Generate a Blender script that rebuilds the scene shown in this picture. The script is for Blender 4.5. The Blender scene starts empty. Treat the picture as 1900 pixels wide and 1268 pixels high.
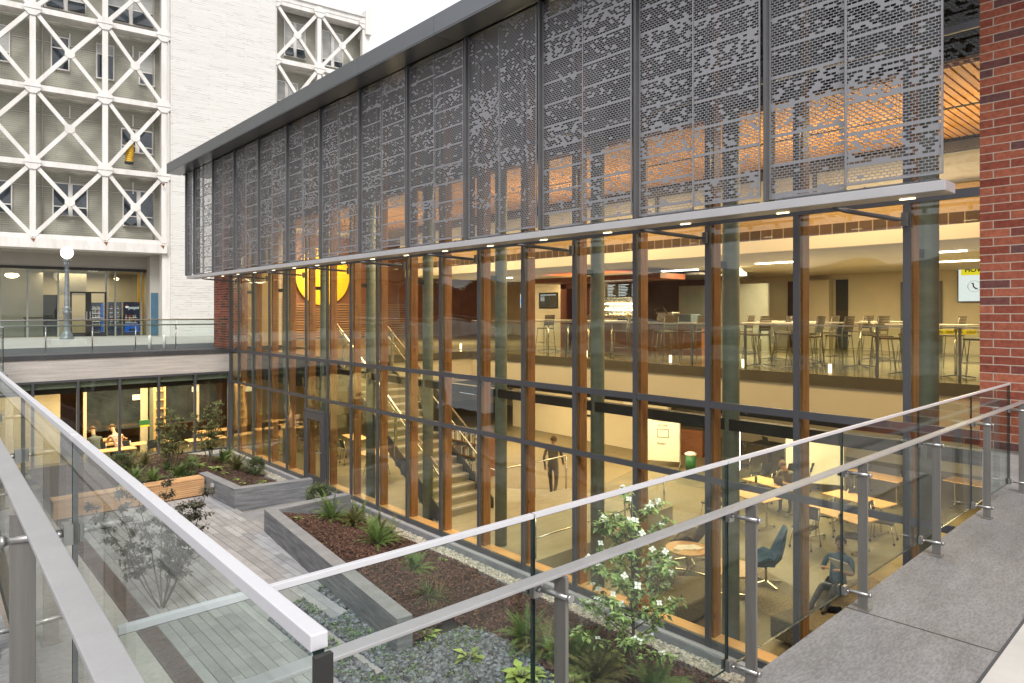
import bpy, math, random
from mathutils import Vector, Matrix
R=math.radians
random.seed(7)
scene=bpy.context.scene
COL=scene.collection
# ---------------------------------------------------------------- camera
F=1248.86; YAW=.7385; CY=580.25; CAM=(-8.746,-23.67,1.338)
sY,cY=math.sin(YAW),math.cos(YAW)
cd=bpy.data.cameras.new('camera'); cam=bpy.data.objects.new('camera',cd); COL.objects.link(cam)
cam.location=CAM; cam.rotation_euler=(R(90),0,-YAW)
cd.sensor_width=36; cd.lens=36*F/1900; cd.shift_y=-(634-CY)/1900; cd.clip_start=.05; cd.clip_end=3000
scene.camera=cam
def ray(u,v):
    a=(u-950)/F; b=-(v-CY)/F
    return Vector((cY*a+sY,-sY*a+cY,b))
def hit(u,v,ax,val):
    d=ray(u,v); i='xyz'.index(ax); t=(val-CAM[i])/d[i]
    return Vector(CAM)+t*d
# ---------------------------------------------------------------- materials
def newmat(name):
    m=bpy.data.materials.new(name); m.use_nodes=True; nt=m.node_tree; nt.nodes.clear()
    out=nt.nodes.new('ShaderNodeOutputMaterial'); return m,nt,out
def N(nt,t,**k):
    n=nt.nodes.new(t)
    for a,b in k.items():
        if a.startswith('i_'):
            key=a[2:]
            n.inputs[int(key) if key.isdigit() else key.replace('_',' ')].default_value=b
        else: setattr(n,a,b)
    return n
def L(nt,a,b): nt.links.new(a,b)
def math_(nt,op,a,b=None,c=None):
    n=nt.nodes.new('ShaderNodeMath'); n.operation=op
    for i,x in enumerate((a,b,c)):
        if x is None: continue
        if isinstance(x,(int,float)): n.inputs[i].default_value=x
        else: nt.links.new(x,n.inputs[i])
    return n.outputs[0]
def coord(nt,scale=(1,1,1),kind='Object'):
    tc=nt.nodes.new('ShaderNodeTexCoord'); mp=nt.nodes.new('ShaderNodeMapping'); mp.inputs['Scale'].default_value=scale
    L(nt,tc.outputs[kind],mp.inputs[0]); return mp.outputs[0]
def c4(c): return (c[0],c[1],c[2],1)
def ramp(nt,fac,stops):
    r=nt.nodes.new('ShaderNodeValToRGB'); e=r.color_ramp.elements
    while len(e)<len(stops): e.new(.5)
    for i,(p,c) in enumerate(stops): e[i].position=p; e[i].color=c4(c)
    L(nt,fac,r.inputs[0]); return r.outputs[0]
def mul(c,k): return tuple(min(1,x*k) for x in c)
def pmat(name,col,rough=.5,metal=0,var=.12,scale=(4,4,4),detail=4,bump=0,bscale=None,col2=None,island=0,spec=.5,rvar=0,fine=0,sub=0):
    m,nt,out=newmat(name)
    b=N(nt,'ShaderNodeBsdfPrincipled'); L(nt,b.outputs[0],out.inputs[0])
    if isinstance(scale,(int,float)): scale=(scale,)*3
    v=coord(nt,scale)
    n=N(nt,'ShaderNodeTexNoise',i_Scale=1.0,i_Detail=detail,i_Roughness=.6); L(nt,v,n.inputs['Vector'])
    c_hi=mul(col,1+var); c_lo=col2 if col2 else mul(col,1-var)
    c=ramp(nt,n.outputs[0],[(.3,c_lo),(.7,c_hi)])
    if fine:
        n2=N(nt,'ShaderNodeTexNoise',i_Scale=14.0,i_Detail=3.0); L(nt,v,n2.inputs['Vector'])
        mx=N(nt,'ShaderNodeMix',data_type='RGBA',blend_type='MULTIPLY'); mx.inputs[0].default_value=1
        L(nt,c,mx.inputs[6]); L(nt,ramp(nt,n2.outputs[0],[(.35,(1-fine,)*3),(.65,(1,1,1))]),mx.inputs[7]); c=mx.outputs[2]
    if island:
        g=N(nt,'ShaderNodeNewGeometry')
        hs=N(nt,'ShaderNodeHueSaturation'); L(nt,c,hs.inputs['Color'])
        L(nt,math_(nt,'MULTIPLY_ADD',g.outputs['Random Per Island'],island*2,1-island),hs.inputs['Value'])
        w=N(nt,'ShaderNodeTexWhiteNoise',noise_dimensions='1D'); L(nt,g.outputs['Random Per Island'],w.inputs['W'])
        L(nt,math_(nt,'MULTIPLY_ADD',w.outputs[0],island*.06,.5-island*.03),hs.inputs['Hue'])
        c=hs.outputs[0]
    L(nt,c,b.inputs['Base Color'])
    b.inputs['Roughness'].default_value=rough; b.inputs['Metallic'].default_value=metal
    b.inputs['Specular IOR Level'].default_value=spec
    if rvar: L(nt,math_(nt,'MULTIPLY_ADD',n.outputs[0],rvar*2,rough-rvar),b.inputs['Roughness'])
    if bump:
        v2=coord(nt,(bscale,)*3 if isinstance(bscale,(int,float)) else (bscale or scale))
        n3=N(nt,'ShaderNodeTexNoise',i_Scale=1.0,i_Detail=5.0,i_Roughness=.65); L(nt,v2,n3.inputs['Vector'])
        bp=N(nt,'ShaderNodeBump'); bp.inputs['Strength'].default_value=.7; bp.inputs['Distance'].default_value=bump
        L(nt,n3.outputs[0],bp.inputs['Height']); L(nt,bp.outputs[0],b.inputs['Normal'])
    return m
def emat(name,col,s):
    m,nt,out=newmat(name); e=N(nt,'ShaderNodeEmission',i_Color=c4(col),i_Strength=s); L(nt,e.outputs[0],out.inputs[0]); return m
def glassmat(name,tint,base,k=.9,wave=0,wscale=(0,.9,.5),rough=0.0,refl=(1,1,1)):
    """thin glass: clear transmission with a mirror reflection that grows towards grazing angles"""
    m,nt,out=newmat(name)
    tr=N(nt,'ShaderNodeBsdfTransparent',i_Color=c4(tint)); gl=N(nt,'ShaderNodeBsdfGlossy',i_Color=c4(refl),i_Roughness=rough)
    lw=N(nt,'ShaderNodeLayerWeight',i_Blend=.5)
    f=math_(nt,'POWER',lw.outputs['Facing'],5.0)
    fac=math_(nt,'MULTIPLY_ADD',f,k,base)
    mx=N(nt,'ShaderNodeMixShader'); L(nt,fac,mx.inputs[0]); L(nt,tr.outputs[0],mx.inputs[1]); L(nt,gl.outputs[0],mx.inputs[2]); L(nt,mx.outputs[0],out.inputs[0])
    if wave:
        n=N(nt,'ShaderNodeTexNoise',i_Scale=1.0,i_Detail=1.0); L(nt,coord(nt,wscale),n.inputs['Vector'])
        bp=N(nt,'ShaderNodeBump'); bp.inputs['Strength'].default_value=1; bp.inputs['Distance'].default_value=wave
        L(nt,n.outputs[0],bp.inputs['Height']); L(nt,bp.outputs[0],gl.inputs['Normal'])
    return m
def brickmat(name,c1,c2,mortar,bw,bh,ms,bump=.004,dark=None,rough=.85,streak=None,darkp=.12,mrough=.2):
    m,nt,out=newmat(name); b=N(nt,'ShaderNodeBsdfPrincipled',i_Roughness=rough); L(nt,b.outputs[0],out.inputs[0])
    tc=N(nt,'ShaderNodeTexCoord'); sp=N(nt,'ShaderNodeSeparateXYZ'); L(nt,tc.outputs['Object'],sp.inputs[0])
    cb=N(nt,'ShaderNodeCombineXYZ'); L(nt,math_(nt,'ADD',sp.outputs[0],sp.outputs[1]),cb.inputs[0]); L(nt,sp.outputs[2],cb.inputs[1])
    wob=N(nt,'ShaderNodeTexNoise',i_Scale=9.0,i_Detail=2.0); L(nt,cb.outputs[0],wob.inputs['Vector'])
    sc=N(nt,'ShaderNodeVectorMath',operation='SCALE'); sc.inputs['Scale'].default_value=.006; L(nt,wob.outputs['Color'],sc.inputs[0])
    ad=N(nt,'ShaderNodeVectorMath',operation='ADD'); L(nt,cb.outputs[0],ad.inputs[0]); L(nt,sc.outputs[0],ad.inputs[1])
    br=N(nt,'ShaderNodeTexBrick',i_Scale=1.0,i_Mortar_Size=ms,i_Mortar_Smooth=.15,i_Brick_Width=bw,i_Row_Height=bh,i_Bias=0.0,i_Color1=(0,0,0,1),i_Color2=(1,1,1,1),i_Mortar=(.5,.5,.5,1))
    L(nt,ad.outputs[0],br.inputs['Vector'])
    sepc=N(nt,'ShaderNodeSeparateColor'); L(nt,br.outputs['Color'],sepc.inputs[0])
    stops=[(0,dark),(darkp,dark),(darkp+.02,c1),(1,c2)] if dark else [(0,c1),(1,c2)]
    col=ramp(nt,sepc.outputs[0],stops)
    n=N(nt,'ShaderNodeTexNoise',i_Scale=22.0,i_Detail=5.0,i_Roughness=.7); L(nt,tc.outputs['Object'],n.inputs['Vector'])
    mx=N(nt,'ShaderNodeMix',data_type='RGBA',blend_type='MULTIPLY'); mx.inputs[0].default_value=1
    L(nt,col,mx.inputs[6]); L(nt,ramp(nt,n.outputs[0],[(.3,(1-mrough*1.6,)*3),(.7,(1.0,)*3)]),mx.inputs[7])
    if streak:
        sn=N(nt,'ShaderNodeTexNoise',i_Scale=1.0,i_Detail=3.0,i_Roughness=.7); L(nt,coord(nt,(1.1,1.1,7)),sn.inputs['Vector'])
        br2=N(nt,'ShaderNodeMix',data_type='RGBA'); L(nt,ramp(nt,sn.outputs[0],[(.52,(0,0,0)),(.60,(1,1,1))]),br2.inputs[0])
        br2.inputs[6].default_value=c4(mortar); br2.inputs[7].default_value=c4(streak)
    mm=N(nt,'ShaderNodeMix',data_type='RGBA'); L(nt,br.outputs['Fac'],mm.inputs[0]); L(nt,mx.outputs[2],mm.inputs[6]); mm.inputs[7].default_value=c4(mortar)
    if streak: L(nt,br2.outputs[2],mm.inputs[7])
    L(nt,mm.outputs[2],b.inputs['Base Color'])
    h=math_(nt,'MULTIPLY_ADD',br.outputs['Fac'],-1.0,math_(nt,'MULTIPLY',n.outputs[0],.5))
    bp=N(nt,'ShaderNodeBump'); bp.inputs['Distance'].default_value=bump; L(nt,h,bp.inputs['Height']); L(nt,bp.outputs[0],b.inputs['Normal'])
    return m
def woodmat(name,c1,c2,axis='z',rough=.4,scale=1.0,knots=True):
    m,nt,out=newmat(name); b=N(nt,'ShaderNodeBsdfPrincipled',i_Roughness=rough); L(nt,b.outputs[0],out.inputs[0])
    s={'x':(1.2,22,22),'y':(22,1.2,22),'z':(22,22,1.2)}[axis]
    v=coord(nt,tuple(x*scale for x in s))
    n=N(nt,'ShaderNodeTexNoise',i_Scale=1.0,i_Detail=6.0,i_Roughness=.6,i_Distortion=.8); L(nt,v,n.inputs['Vector'])
    n2=N(nt,'ShaderNodeTexNoise',i_Scale=1.6,i_Detail=2.0); L(nt,coord(nt),n2.inputs['Vector'])
    c=ramp(nt,math_(nt,'MULTIPLY_ADD',n2.outputs[0],.4,math_(nt,'MULTIPLY',n.outputs[0],.7)),[(.35,c1),(.7,c2)])
    if knots:
        vo=N(nt,'ShaderNodeTexVoronoi',i_Scale=3.2); L(nt,coord(nt,(2,2,.7) if axis=='z' else (2,.7,2)),vo.inputs['Vector'])
        mx=N(nt,'ShaderNodeMix',data_type='RGBA',blend_type='MULTIPLY'); mx.inputs[0].default_value=1
        L(nt,c,mx.inputs[6]); L(nt,ramp(nt,vo.outputs['Distance'],[(.06,(.35,.25,.2)),(.13,(1,1,1))]),mx.inputs[7]); c=mx.outputs[2]
    g=N(nt,'ShaderNodeNewGeometry'); hs=N(nt,'ShaderNodeHueSaturation'); L(nt,c,hs.inputs['Color'])
    L(nt,math_(nt,'MULTIPLY_ADD',g.outputs['Random Per Island'],.35,.82),hs.inputs['Value']); L(nt,hs.outputs[0],b.inputs['Base Color'])
    return m
def screenmat():
    m,nt,out=newmat('perforated_metal')
    b=N(nt,'ShaderNodeBsdfPrincipled',i_Metallic=.35,i_Roughness=.42); b.inputs['Base Color'].default_value=(.27,.268,.28,1)
    tc=N(nt,'ShaderNodeTexCoord'); sp=N(nt,'ShaderNodeSeparateXYZ'); L(nt,tc.outputs['Object'],sp.inputs[0])
    oi=N(nt,'ShaderNodeObjectInfo')
    h,w=.032,.060
    z=math_(nt,'DIVIDE',sp.outputs[2],h); y0=math_(nt,'DIVIDE',sp.outputs[1],w)
    r=math_(nt,'FLOOR',z); fz=math_(nt,'FRACT',z)
    off=math_(nt,'MULTIPLY',math_(nt,'FLOORED_MODULO',r,2.0),.5)
    y=math_(nt,'ADD',y0,off); c=math_(nt,'FLOOR',y); fy=math_(nt,'FRACT',y)
    inz=math_(nt,'LESS_THAN',math_(nt,'ABSOLUTE',math_(nt,'SUBTRACT',fz,.5)),.385)
    iny=math_(nt,'LESS_THAN',math_(nt,'ABSOLUTE',math_(nt,'SUBTRACT',fy,.5)),.435)
    cb=N(nt,'ShaderNodeCombineXYZ'); L(nt,c,cb.inputs[0]); L(nt,r,cb.inputs[1]); L(nt,math_(nt,'MULTIPLY',oi.outputs['Random'],97.0),cb.inputs[2])
    wn=N(nt,'ShaderNodeTexWhiteNoise',noise_dimensions='3D'); L(nt,cb.outputs[0],wn.inputs['Vector'])
    # bands of rows share one density of blanks, and a blank row starts each band
    bz=math_(nt,'ADD',math_(nt,'DIVIDE',r,11.0),math_(nt,'MULTIPLY',oi.outputs['Random'],13.7))
    wb=N(nt,'ShaderNodeTexWhiteNoise',noise_dimensions='2D')
    cb2=N(nt,'ShaderNodeCombineXYZ'); L(nt,math_(nt,'FLOOR',bz),cb2.inputs[0]); L(nt,math_(nt,'MULTIPLY',oi.outputs['Random'],31.0),cb2.inputs[1]); L(nt,cb2.outputs[0],wb.inputs['Vector'])
    hb=math_(nt,'MULTIPLY_ADD',sp.outputs[2],.028,-.17)   # fewer blanks towards the bottom of the screens
    thr=math_(nt,'ADD',math_(nt,'MULTIPLY',math_(nt,'POWER',wb.outputs[0],2.6),.34),math_(nt,'MAXIMUM',hb,0.02))
    keep=math_(nt,'GREATER_THAN',wn.outputs[0],thr)
    line=math_(nt,'GREATER_THAN',math_(nt,'FRACT',bz),.085)
    hole=math_(nt,'MULTIPLY',math_(nt,'MULTIPLY',inz,iny),math_(nt,'MULTIPLY',keep,line))
    tr=N(nt,'ShaderNodeBsdfTransparent'); mx=N(nt,'ShaderNodeMixShader')
    L(nt,hole,mx.inputs[0]); L(nt,b.outputs[0],mx.inputs[1]); L(nt,tr.outputs[0],mx.inputs[2]); L(nt,mx.outputs[0],out.inputs[0])
    return m
M={}
M['dark']=pmat('dark_grey_metal',(.095,.095,.105),.45,.3,.08,1.5)
M['fascia']=pmat('fascia_metal',(.155,.165,.18),.33,.55,.05,.8,rvar=.05)
M['lightmetal']=pmat('light_grey_metal',(.50,.49,.50),.4,.25,.05,2)
M['screen']=screenmat()
M['scrframe']=pmat('screen_frame_metal',(.27,.268,.28),.42,.35,.06,3)
M['fin']=pmat('fin_metal',(.12,.12,.125),.5,.3,.1,3)
M['steel']=pmat('brushed_steel',(.42,.41,.40),.33,.85,.08,(60,60,4),bump=.0004,bscale=(150,150,6))
M['post']=pmat('bead_blasted_steel',(.23,.215,.20),.5,.55,.12,(40,40,3),bump=.0008,bscale=(180,180,8))
M['rail']=pmat('satin_steel_flat_bar',(.44,.435,.44),.42,.45,.05,9,bump=.0004,bscale=90,fine=.04,rvar=.05)
M['cap']=pmat('aluminium_cap',(.68,.68,.71),.38,.35,.03,9,bump=.0002,bscale=80,fine=.02)
M['facade_glass']=glassmat('facade_glass',(.965,.98,.925),.045,1.0,wave=.012,wscale=(.3,1.0,.75),refl=(.9,.97,1))
M['upper_glass']=glassmat('upper_glass',(.86,.87,.85),.03,.7,wave=.01,wscale=(.3,1.0,.6))
M['wing_glass']=glassmat('wing_glass',(.95,.97,.92),.03,.7,wave=.006,wscale=(1,.3,.5))
M['rail_glass']=glassmat('railing_glass',(.91,.955,.94),.022,.65,wave=.0012,wscale=(1.5,1.5,1.5))
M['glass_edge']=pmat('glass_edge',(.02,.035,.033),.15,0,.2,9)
M['win_glass']=pmat('dark_window_glass',(.035,.045,.055),.08,0,.5,1.3,spec=.8)
M['blind']=pmat('window_blind',(.42,.42,.40),.35,0,.12,(1,1,6))
M['brick']=brickmat('red_brick',(.27,.055,.032),(.52,.155,.082),(.48,.38,.30),.30,.091,.006,dark=(.17,.07,.065),darkp=.07,bump=.008,mrough=.32)
M['darktile']=brickmat('dark_tile',(.05,.03,.022),(.085,.045,.03),(.25,.2,.15),.26,.6,.012,mrough=.1)
M['paintbrick']=brickmat('white_painted_boards',(.68,.665,.63),(.74,.725,.69),(.62,.60,.565),1.9,.10,.008,bump=.006,mrough=.06,streak=(.25,.23,.20))
M['olivewall']=brickmat('grey_green_boards',(.41,.40,.33),(.44,.43,.36),(.23,.23,.19),2.3,.11,.007,bump=.005,mrough=.14,streak=(.12,.12,.10))
M['white']=pmat('white_paint',(.76,.74,.71),.55,0,.03,(3,3,.5),6,col2=(.62,.59,.55),bump=.001,bscale=14,fine=.06)
M['beige']=pmat('beige_paint',(.40,.38,.34),.7,0,.06,1)
M['rust']=pmat('rust',(.22,.09,.035),.9,0,.5,6)
M['concrete']=pmat('concrete',(.22,.215,.215),.8,0,.22,(1.2,1.2,1.2),6,bump=.003,bscale=18,fine=.18)
M['concrete_board']=pmat('board_formed_concrete',(.52,.48,.45),.85,0,.20,(.9,.9,14),7,bump=.012,bscale=(1.0,1.0,16),fine=.15)
M['planterc']=pmat('planter_concrete',(.205,.21,.225),.8,0,.40,(1.5,1.5,16),8,bump=.014,bscale=(1.5,1.5,22),fine=.3)
M['coping']=pmat('concrete_coping',(.25,.255,.275),.75,0,.18,3,6,bump=.002,bscale=30,fine=.15)
M['deck']=pmat('walkway_concrete',(.245,.24,.24),.62,0,.20,(2.2,7,2.2),12,bump=.002,bscale=26,fine=.34,rvar=.1)
M['pale']=pmat('pale_concrete',(.50,.48,.45),.8,0,.12,2,6,bump=.001,bscale=30)
M['plaza']=pmat('plaza_concrete',(.43,.41,.375),.85,0,.14,(.35,1.8,1),6,fine=.12)
M['asphalt']=pmat('asphalt',(.085,.085,.09),.9,0,.2,1.2,bump=.002,bscale=60)
M['curb']=pmat('dark_kerb',(.05,.05,.055),.7,0,.2,2)
M['mulch']=pmat('bark_mulch',(.085,.042,.030),.95,0,.0,38,6,col2=(.016,.009,.007),bump=.05,bscale=40)
M['chip']=pmat('mulch_chip',(.095,.048,.034),.95,0,.2,9,island=.9)
M['gravel']=pmat('pale_gravel',(.40,.37,.31),.85,0,.15,10,island=.42)
M['pebble']=pmat('dark_pebble',(.125,.135,.155),.55,0,.2,10,island=.8)
M['soil']=pmat('soil',(.03,.027,.024),.95,0,.3,12)
M['paver']=pmat('paver',(.33,.325,.335),.8,0,.14,(3.5,3.5,3.5),7,bump=.001,bscale=40,island=.22,fine=.14)
M['gratem']=pmat('rusty_grate',(.115,.06,.045),.8,.3,.4,5)
M['bench']=woodmat('cedar_bench',(.44,.23,.11),(.66,.40,.20),'x',.55,knots=False)
M['glulam']=woodmat('fir_glulam',(.17,.068,.025),(.38,.175,.065),'z',.38)
M['sillwood']=woodmat('fir_sill',(.60,.30,.11),(.78,.45,.20),'y',.4,knots=False)
M['ceilwood']=woodmat('ceiling_slats',(.50,.25,.085),(.68,.38,.15),'x',.5,knots=False)
M['darkwood']=woodmat('stained_wood',(.14,.05,.022),(.26,.105,.045),'y',.4,knots=False)
M['redwood']=woodmat('reddish_wood',(.15,.045,.025),(.27,.09,.045),'z',.4,knots=False)
M['slatwood']=woodmat('slat_wall',(.28,.13,.05),(.45,.23,.09),'x',.5,knots=False)
M['maple']=pmat('maple_laminate',(.66,.40,.19),.38,0,.08,(3,30,3))
M['column']=pmat('column_concrete',(.20,.235,.20),.6,0,.16,(3,3,8),6,fine=.1)
M['cream']=pmat('cream_plaster',(.66,.59,.45),.75,0,.07,.5,5)
M['edge']=pmat('slab_edge_paint',(.085,.07,.045),.6,0,.1,2)
M['creamdark']=pmat('tan_wall',(.46,.37,.23),.75,0,.08,.8)
M['brownwall']=brickmat('brown_painted_brick',(.33,.22,.10),(.35,.235,.11),(.31,.205,.095),.30,.08,.008,mrough=.1)
M['ceil']=pmat('ceiling_tile',(.55,.48,.36),.9,0,.05,1)
M['dark2']=pmat('near_black',(.018,.017,.016),.5,0,.2,3)
M['floorlo']=pmat('speckled_floor',(.205,.18,.115),.40,0,.28,(1.1,2.6,1.1),8,fine=.2,rvar=.1,bump=.001,bscale=30)
M['floorspeck']=pmat('pebbled_floor',(.33,.27,.16),.6,0,.0,(26,26,26),5,col2=(.09,.07,.04))
M['floorhi']=pmat('polished_floor',(.25,.235,.17),.14,0,.2,.9,5,fine=.08)
M['stairc']=pmat('stair_concrete',(.36,.33,.25),.7,0,.14,(2,5,2),5,fine=.1)
M['black']=pmat('black_plastic',(.022,.022,.024),.5,0,.2,8)
M['charcoal']=pmat('charcoal_fabric',(.055,.055,.06),.9,0,.2,25)
M['taupe']=pmat('taupe_mesh',(.105,.09,.068),.6,0,.15,20)
M['browns']=pmat('brown_seat',(.11,.085,.065),.8,0,.15,20)
M['blue']=pmat('blue_fabric',(.03,.095,.22),.85,0,.15,25)
M['sofa']=pmat('speckled_upholstery',(.30,.26,.19),.95,0,.0,(60,60,60),2,col2=(.05,.046,.04))
M['stoolmetal']=pmat('stool_metal',(.20,.185,.15),.4,.5,.1,4)
M['chrome']=pmat('chrome',(.62,.58,.50),.22,.9,.05,4)
M['wboard']=pmat('whiteboard',(.82,.80,.70),.25,0,.02,1)
M['yellow']=pmat('yellow_panel',(.90,.52,.015),.5,0,.03,.5)
M['yellowduct']=pmat('yellow_duct_fabric',(.62,.36,.02),.6,0,.2,9)
M['green']=pmat('green_bin',(.03,.16,.06),.5)
M['grey']=pmat('mid_grey',(.28,.30,.28),.5,0,.06,3)
M['paper']=pmat('paper',(.85,.83,.78),.7,0,.05,20)
M['ink']=pmat('ink',(.06,.06,.06),.6)
M['fern']=pmat('fern_leaf',(.115,.185,.045),.6,0,.2,4,island=.45)
M['fern2']=pmat('bronze_fern_leaf',(.15,.15,.05),.6,0,.3,4,island=.45)
M['lime']=pmat('lime_leaf',(.24,.32,.08),.55,0,.2,5,island=.4)
M['shrub']=pmat('shrub_leaf',(.10,.13,.05),.6,0,.25,5,island=.5)
M['leafdog']=pmat('dogwood_leaf',(.24,.34,.11),.5,0,.2,5,island=.5)
M['leafsp']=pmat('small_tree_leaf',(.16,.17,.062),.6,0,.25,5,island=.5)
M['leafdk']=pmat('dark_tree_leaf',(.075,.07,.042),.6,0,.25,5,island=.5)
M['groundleaf']=pmat('groundcover_leaf',(.10,.17,.055),.55,0,.25,9,island=.5)
M['drygrass']=pmat('dry_grass',(.30,.20,.09),.8,0,.2,9,island=.4)
M['grass']=pmat('sedge',(.11,.16,.055),.7,0,.2,9,island=.4)
M['bract']=pmat('white_bract',(.82,.83,.74),.6,0,.05,9)
M['bark']=pmat('bark',(.12,.095,.07),.9,0,.3,(20,20,5),bump=.003,bscale=40)
M['skin']=pmat('skin',(.50,.28,.18),.6,0,.04,5)
M['hair_b']=pmat('brown_hair',(.10,.055,.025),.8,0,.3,60)
M['hair_k']=pmat('black_hair',(.015,.012,.01),.7,0,.3,60)
M['plaid']=brickmat('plaid_shirt',(.40,.10,.08),(.30,.06,.06),(.62,.50,.45),.05,.05,.010,bump=.0)
M['jacket']=pmat('grey_jacket',(.09,.11,.115),.9,0,.15,14)
M['jeans']=pmat('dark_jeans',(.04,.05,.08),.9,0,.15,14)
M['tape']=pmat('caution_yellow',(.75,.62,.03),.5)
M['lamp']=emat('lit_tube',(1,.93,.78),9)
M['lampw']=emat('warm_lamp',(1,.80,.45),3)
M['globe']=emat('lit_globe',(1,.86,.60),4)
M['bluepaint']=pmat('blue_paint',(.05,.12,.18),.6)
M['patina']=pmat('grey_blue_lamp_paint',(.20,.22,.225),.45,.4,.3,8,bump=.002,bscale=40)
M['paneblue']=emat('drinks_panel_blue',(.02,.12,.55),.55)
M['panelnavy']=pmat('drinks_machine_navy',(.012,.03,.13),.35)
M['scrw']=emat('screen_white',(.85,.92,.95),.6)
M['scry']=emat('screen_yellow',(.85,.72,.03),.6)
M['redpaint']=pmat('red_paint',(.45,.03,.02),.5)
M['bluepix']=emat('screen_blue',(.1,.3,.7),1.3)
M['bluegray']=pmat('blue_grey_plastic',(.07,.10,.13),.4)
# ---------------------------------------------------------------- mesh builder
OFF={}
class MB:
    def __init__(s): s.v=[]; s.f=[]; s.m=[]; s.cur=0; s.smooth=set()
    def add(s,vs,fs,sm=False):
        b=len(s.v); s.v+= [tuple(p) for p in vs]
        for f in fs:
            if sm: s.smooth.add(len(s.f))
            s.f.append(tuple(i+b for i in f)); s.m.append(s.cur)
        return s
    def box(s,x0,x1,y0,y1,z0,z1):
        x0,x1=min(x0,x1),max(x0,x1); y0,y1=min(y0,y1),max(y0,y1); z0,z1=min(z0,z1),max(z0,z1)
        return s.add([(x0,y0,z0),(x1,y0,z0),(x1,y1,z0),(x0,y1,z0),(x0,y0,z1),(x1,y0,z1),(x1,y1,z1),(x0,y1,z1)],
            [(0,3,2,1),(4,5,6,7),(0,1,5,4),(1,2,6,5),(2,3,7,6),(3,0,4,7)])
    def beam(s,a,b,w,h,up=(0,0,1)):
        a=Vector(a); b=Vector(b); d=(b-a).normalized(); up=Vector(up)
        if abs(d.dot(up))>.99: up=Vector((1,0,0))
        r=d.cross(up).normalized(); u=r.cross(d).normalized()
        vs=[]
        for p in (a,b):
            for sx,sz in ((-1,-1),(1,-1),(1,1),(-1,1)): vs.append(p+r*sx*w/2+u*sz*h/2)
        return s.add(vs,[(0,1,2,3),(7,6,5,4),(0,4,5,1),(1,5,6,2),(2,6,7,3),(3,7,4,0)])
    def tube(s,pts,r,seg=8,cap=True):
        pts=[Vector(p) for p in pts]; n=len(pts); rs=r if isinstance(r,(list,tuple)) else [r]*n
        vs=[];prev=None
        for i,p in enumerate(pts):
            d=(pts[min(i+1,n-1)]-pts[max(i-1,0)]).normalized()
            if prev is None:
                a=Vector((0,0,1)) if abs(d.z)<.9 else Vector((1,0,0)); x=d.cross(a).normalized()
            else:
                x=prev-d*prev.dot(d)
                x=x.normalized() if x.length>1e-6 else d.orthogonal().normalized()
            prev=x; y=d.cross(x)
            for k in range(seg):
                t=2*math.pi*k/seg; vs.append(p+(x*math.cos(t)+y*math.sin(t))*rs[i])
        fs=[]
        for i in range(n-1):
            for k in range(seg):
                k2=(k+1)%seg; fs.append((i*seg+k,i*seg+k2,(i+1)*seg+k2,(i+1)*seg+k))
        s.add(vs,fs,True)
        if cap:
            b=len(s.v)-len(vs)
            s.f.append(tuple(b+k for k in reversed(range(seg)))); s.m.append(s.cur)
            s.f.append(tuple(b+(n-1)*seg+k for k in range(seg))); s.m.append(s.cur)
        return s
    def lathe(s,prof,c=(0,0,0),seg=20):
        return s.tube([(c[0],c[1],c[2]+z+i*1e-5) for i,(r,z) in enumerate(prof)],[r for r,z in prof],seg)
    def prism(s,poly,z0,z1):
        n=len(poly); a=sum(poly[i][0]*poly[(i+1)%n][1]-poly[(i+1)%n][0]*poly[i][1] for i in range(n))
        if a<0: poly=poly[::-1]
        vs=[(x,y,z0) for x,y in poly]+[(x,y,z1) for x,y in poly]
        return s.add(vs,[tuple(reversed(range(n))),tuple(range(n,2*n))]+[(i,(i+1)%n,n+(i+1)%n,n+i) for i in range(n)])
    def plate(s,pts,nrm,th):
        """polygon given as 3D points, thickened along nrm"""
        n=len(pts); q=Vector(nrm)*th; vs=[Vector(p) for p in pts]+[Vector(p)+q for p in pts]
        return s.add(vs,[tuple(range(n)),tuple(reversed(range(n,2*n)))]+[((i+1)%n,i,n+i,n+(i+1)%n) for i in range(n)])
    def leaf(s,p,d,u,l,w,fold=.25,n=6):
        """a leaf: folded along its rib"""
        p=Vector(p); d=Vector(d).normalized(); r=d.cross(Vector(u)); r=r.normalized() if r.length>1e-4 else d.orthogonal().normalized(); nn=r.cross(d)
        a=p; b=p+d*l*.45+r*w/2+nn*w*fold; c=p+d*l-nn*l*.12; e=p+d*l*.45-r*w/2+nn*w*fold; m=p+d*l*.45
        return s.add([a,b,c,e,m],[(0,4,1),(1,4,2),(0,3,4),(4,3,2)])
    def build(s,name,mat,parent=None,bevel=0,off=None,mods=None,weld=False):
        me=bpy.data.meshes.new(name)
        o=bpy.data.objects.new(name,me); COL.objects.link(o)
        if parent is None:
            if off is None:
                xs=[v[0] for v in s.v]; ys=[v[1] for v in s.v]; zs=[v[2] for v in s.v]
                off=((min(xs)+max(xs))/2,(min(ys)+max(ys))/2,min(zs))
            o.location=off
        else:
            o.parent=parent; r=parent
            while r.parent: r=r.parent
            off=OFF.get(r.name,(0,0,0))
        me.from_pydata([(v[0]-off[0],v[1]-off[1],v[2]-off[2]) for v in s.v],[],s.f)
        mats=mat if isinstance(mat,(list,tuple)) else [mat]
        for q in mats: me.materials.append(q)
        if len(mats)>1: me.polygons.foreach_set('material_index',s.m)
        if s.smooth:
            me.polygons.foreach_set('use_smooth',[i in s.smooth for i in range(len(s.f))])
        me.update()
        if bevel:
            b=o.modifiers.new('bevel','BEVEL'); b.width=bevel; b.segments=2; b.limit_method='ANGLE'
        return o
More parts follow.
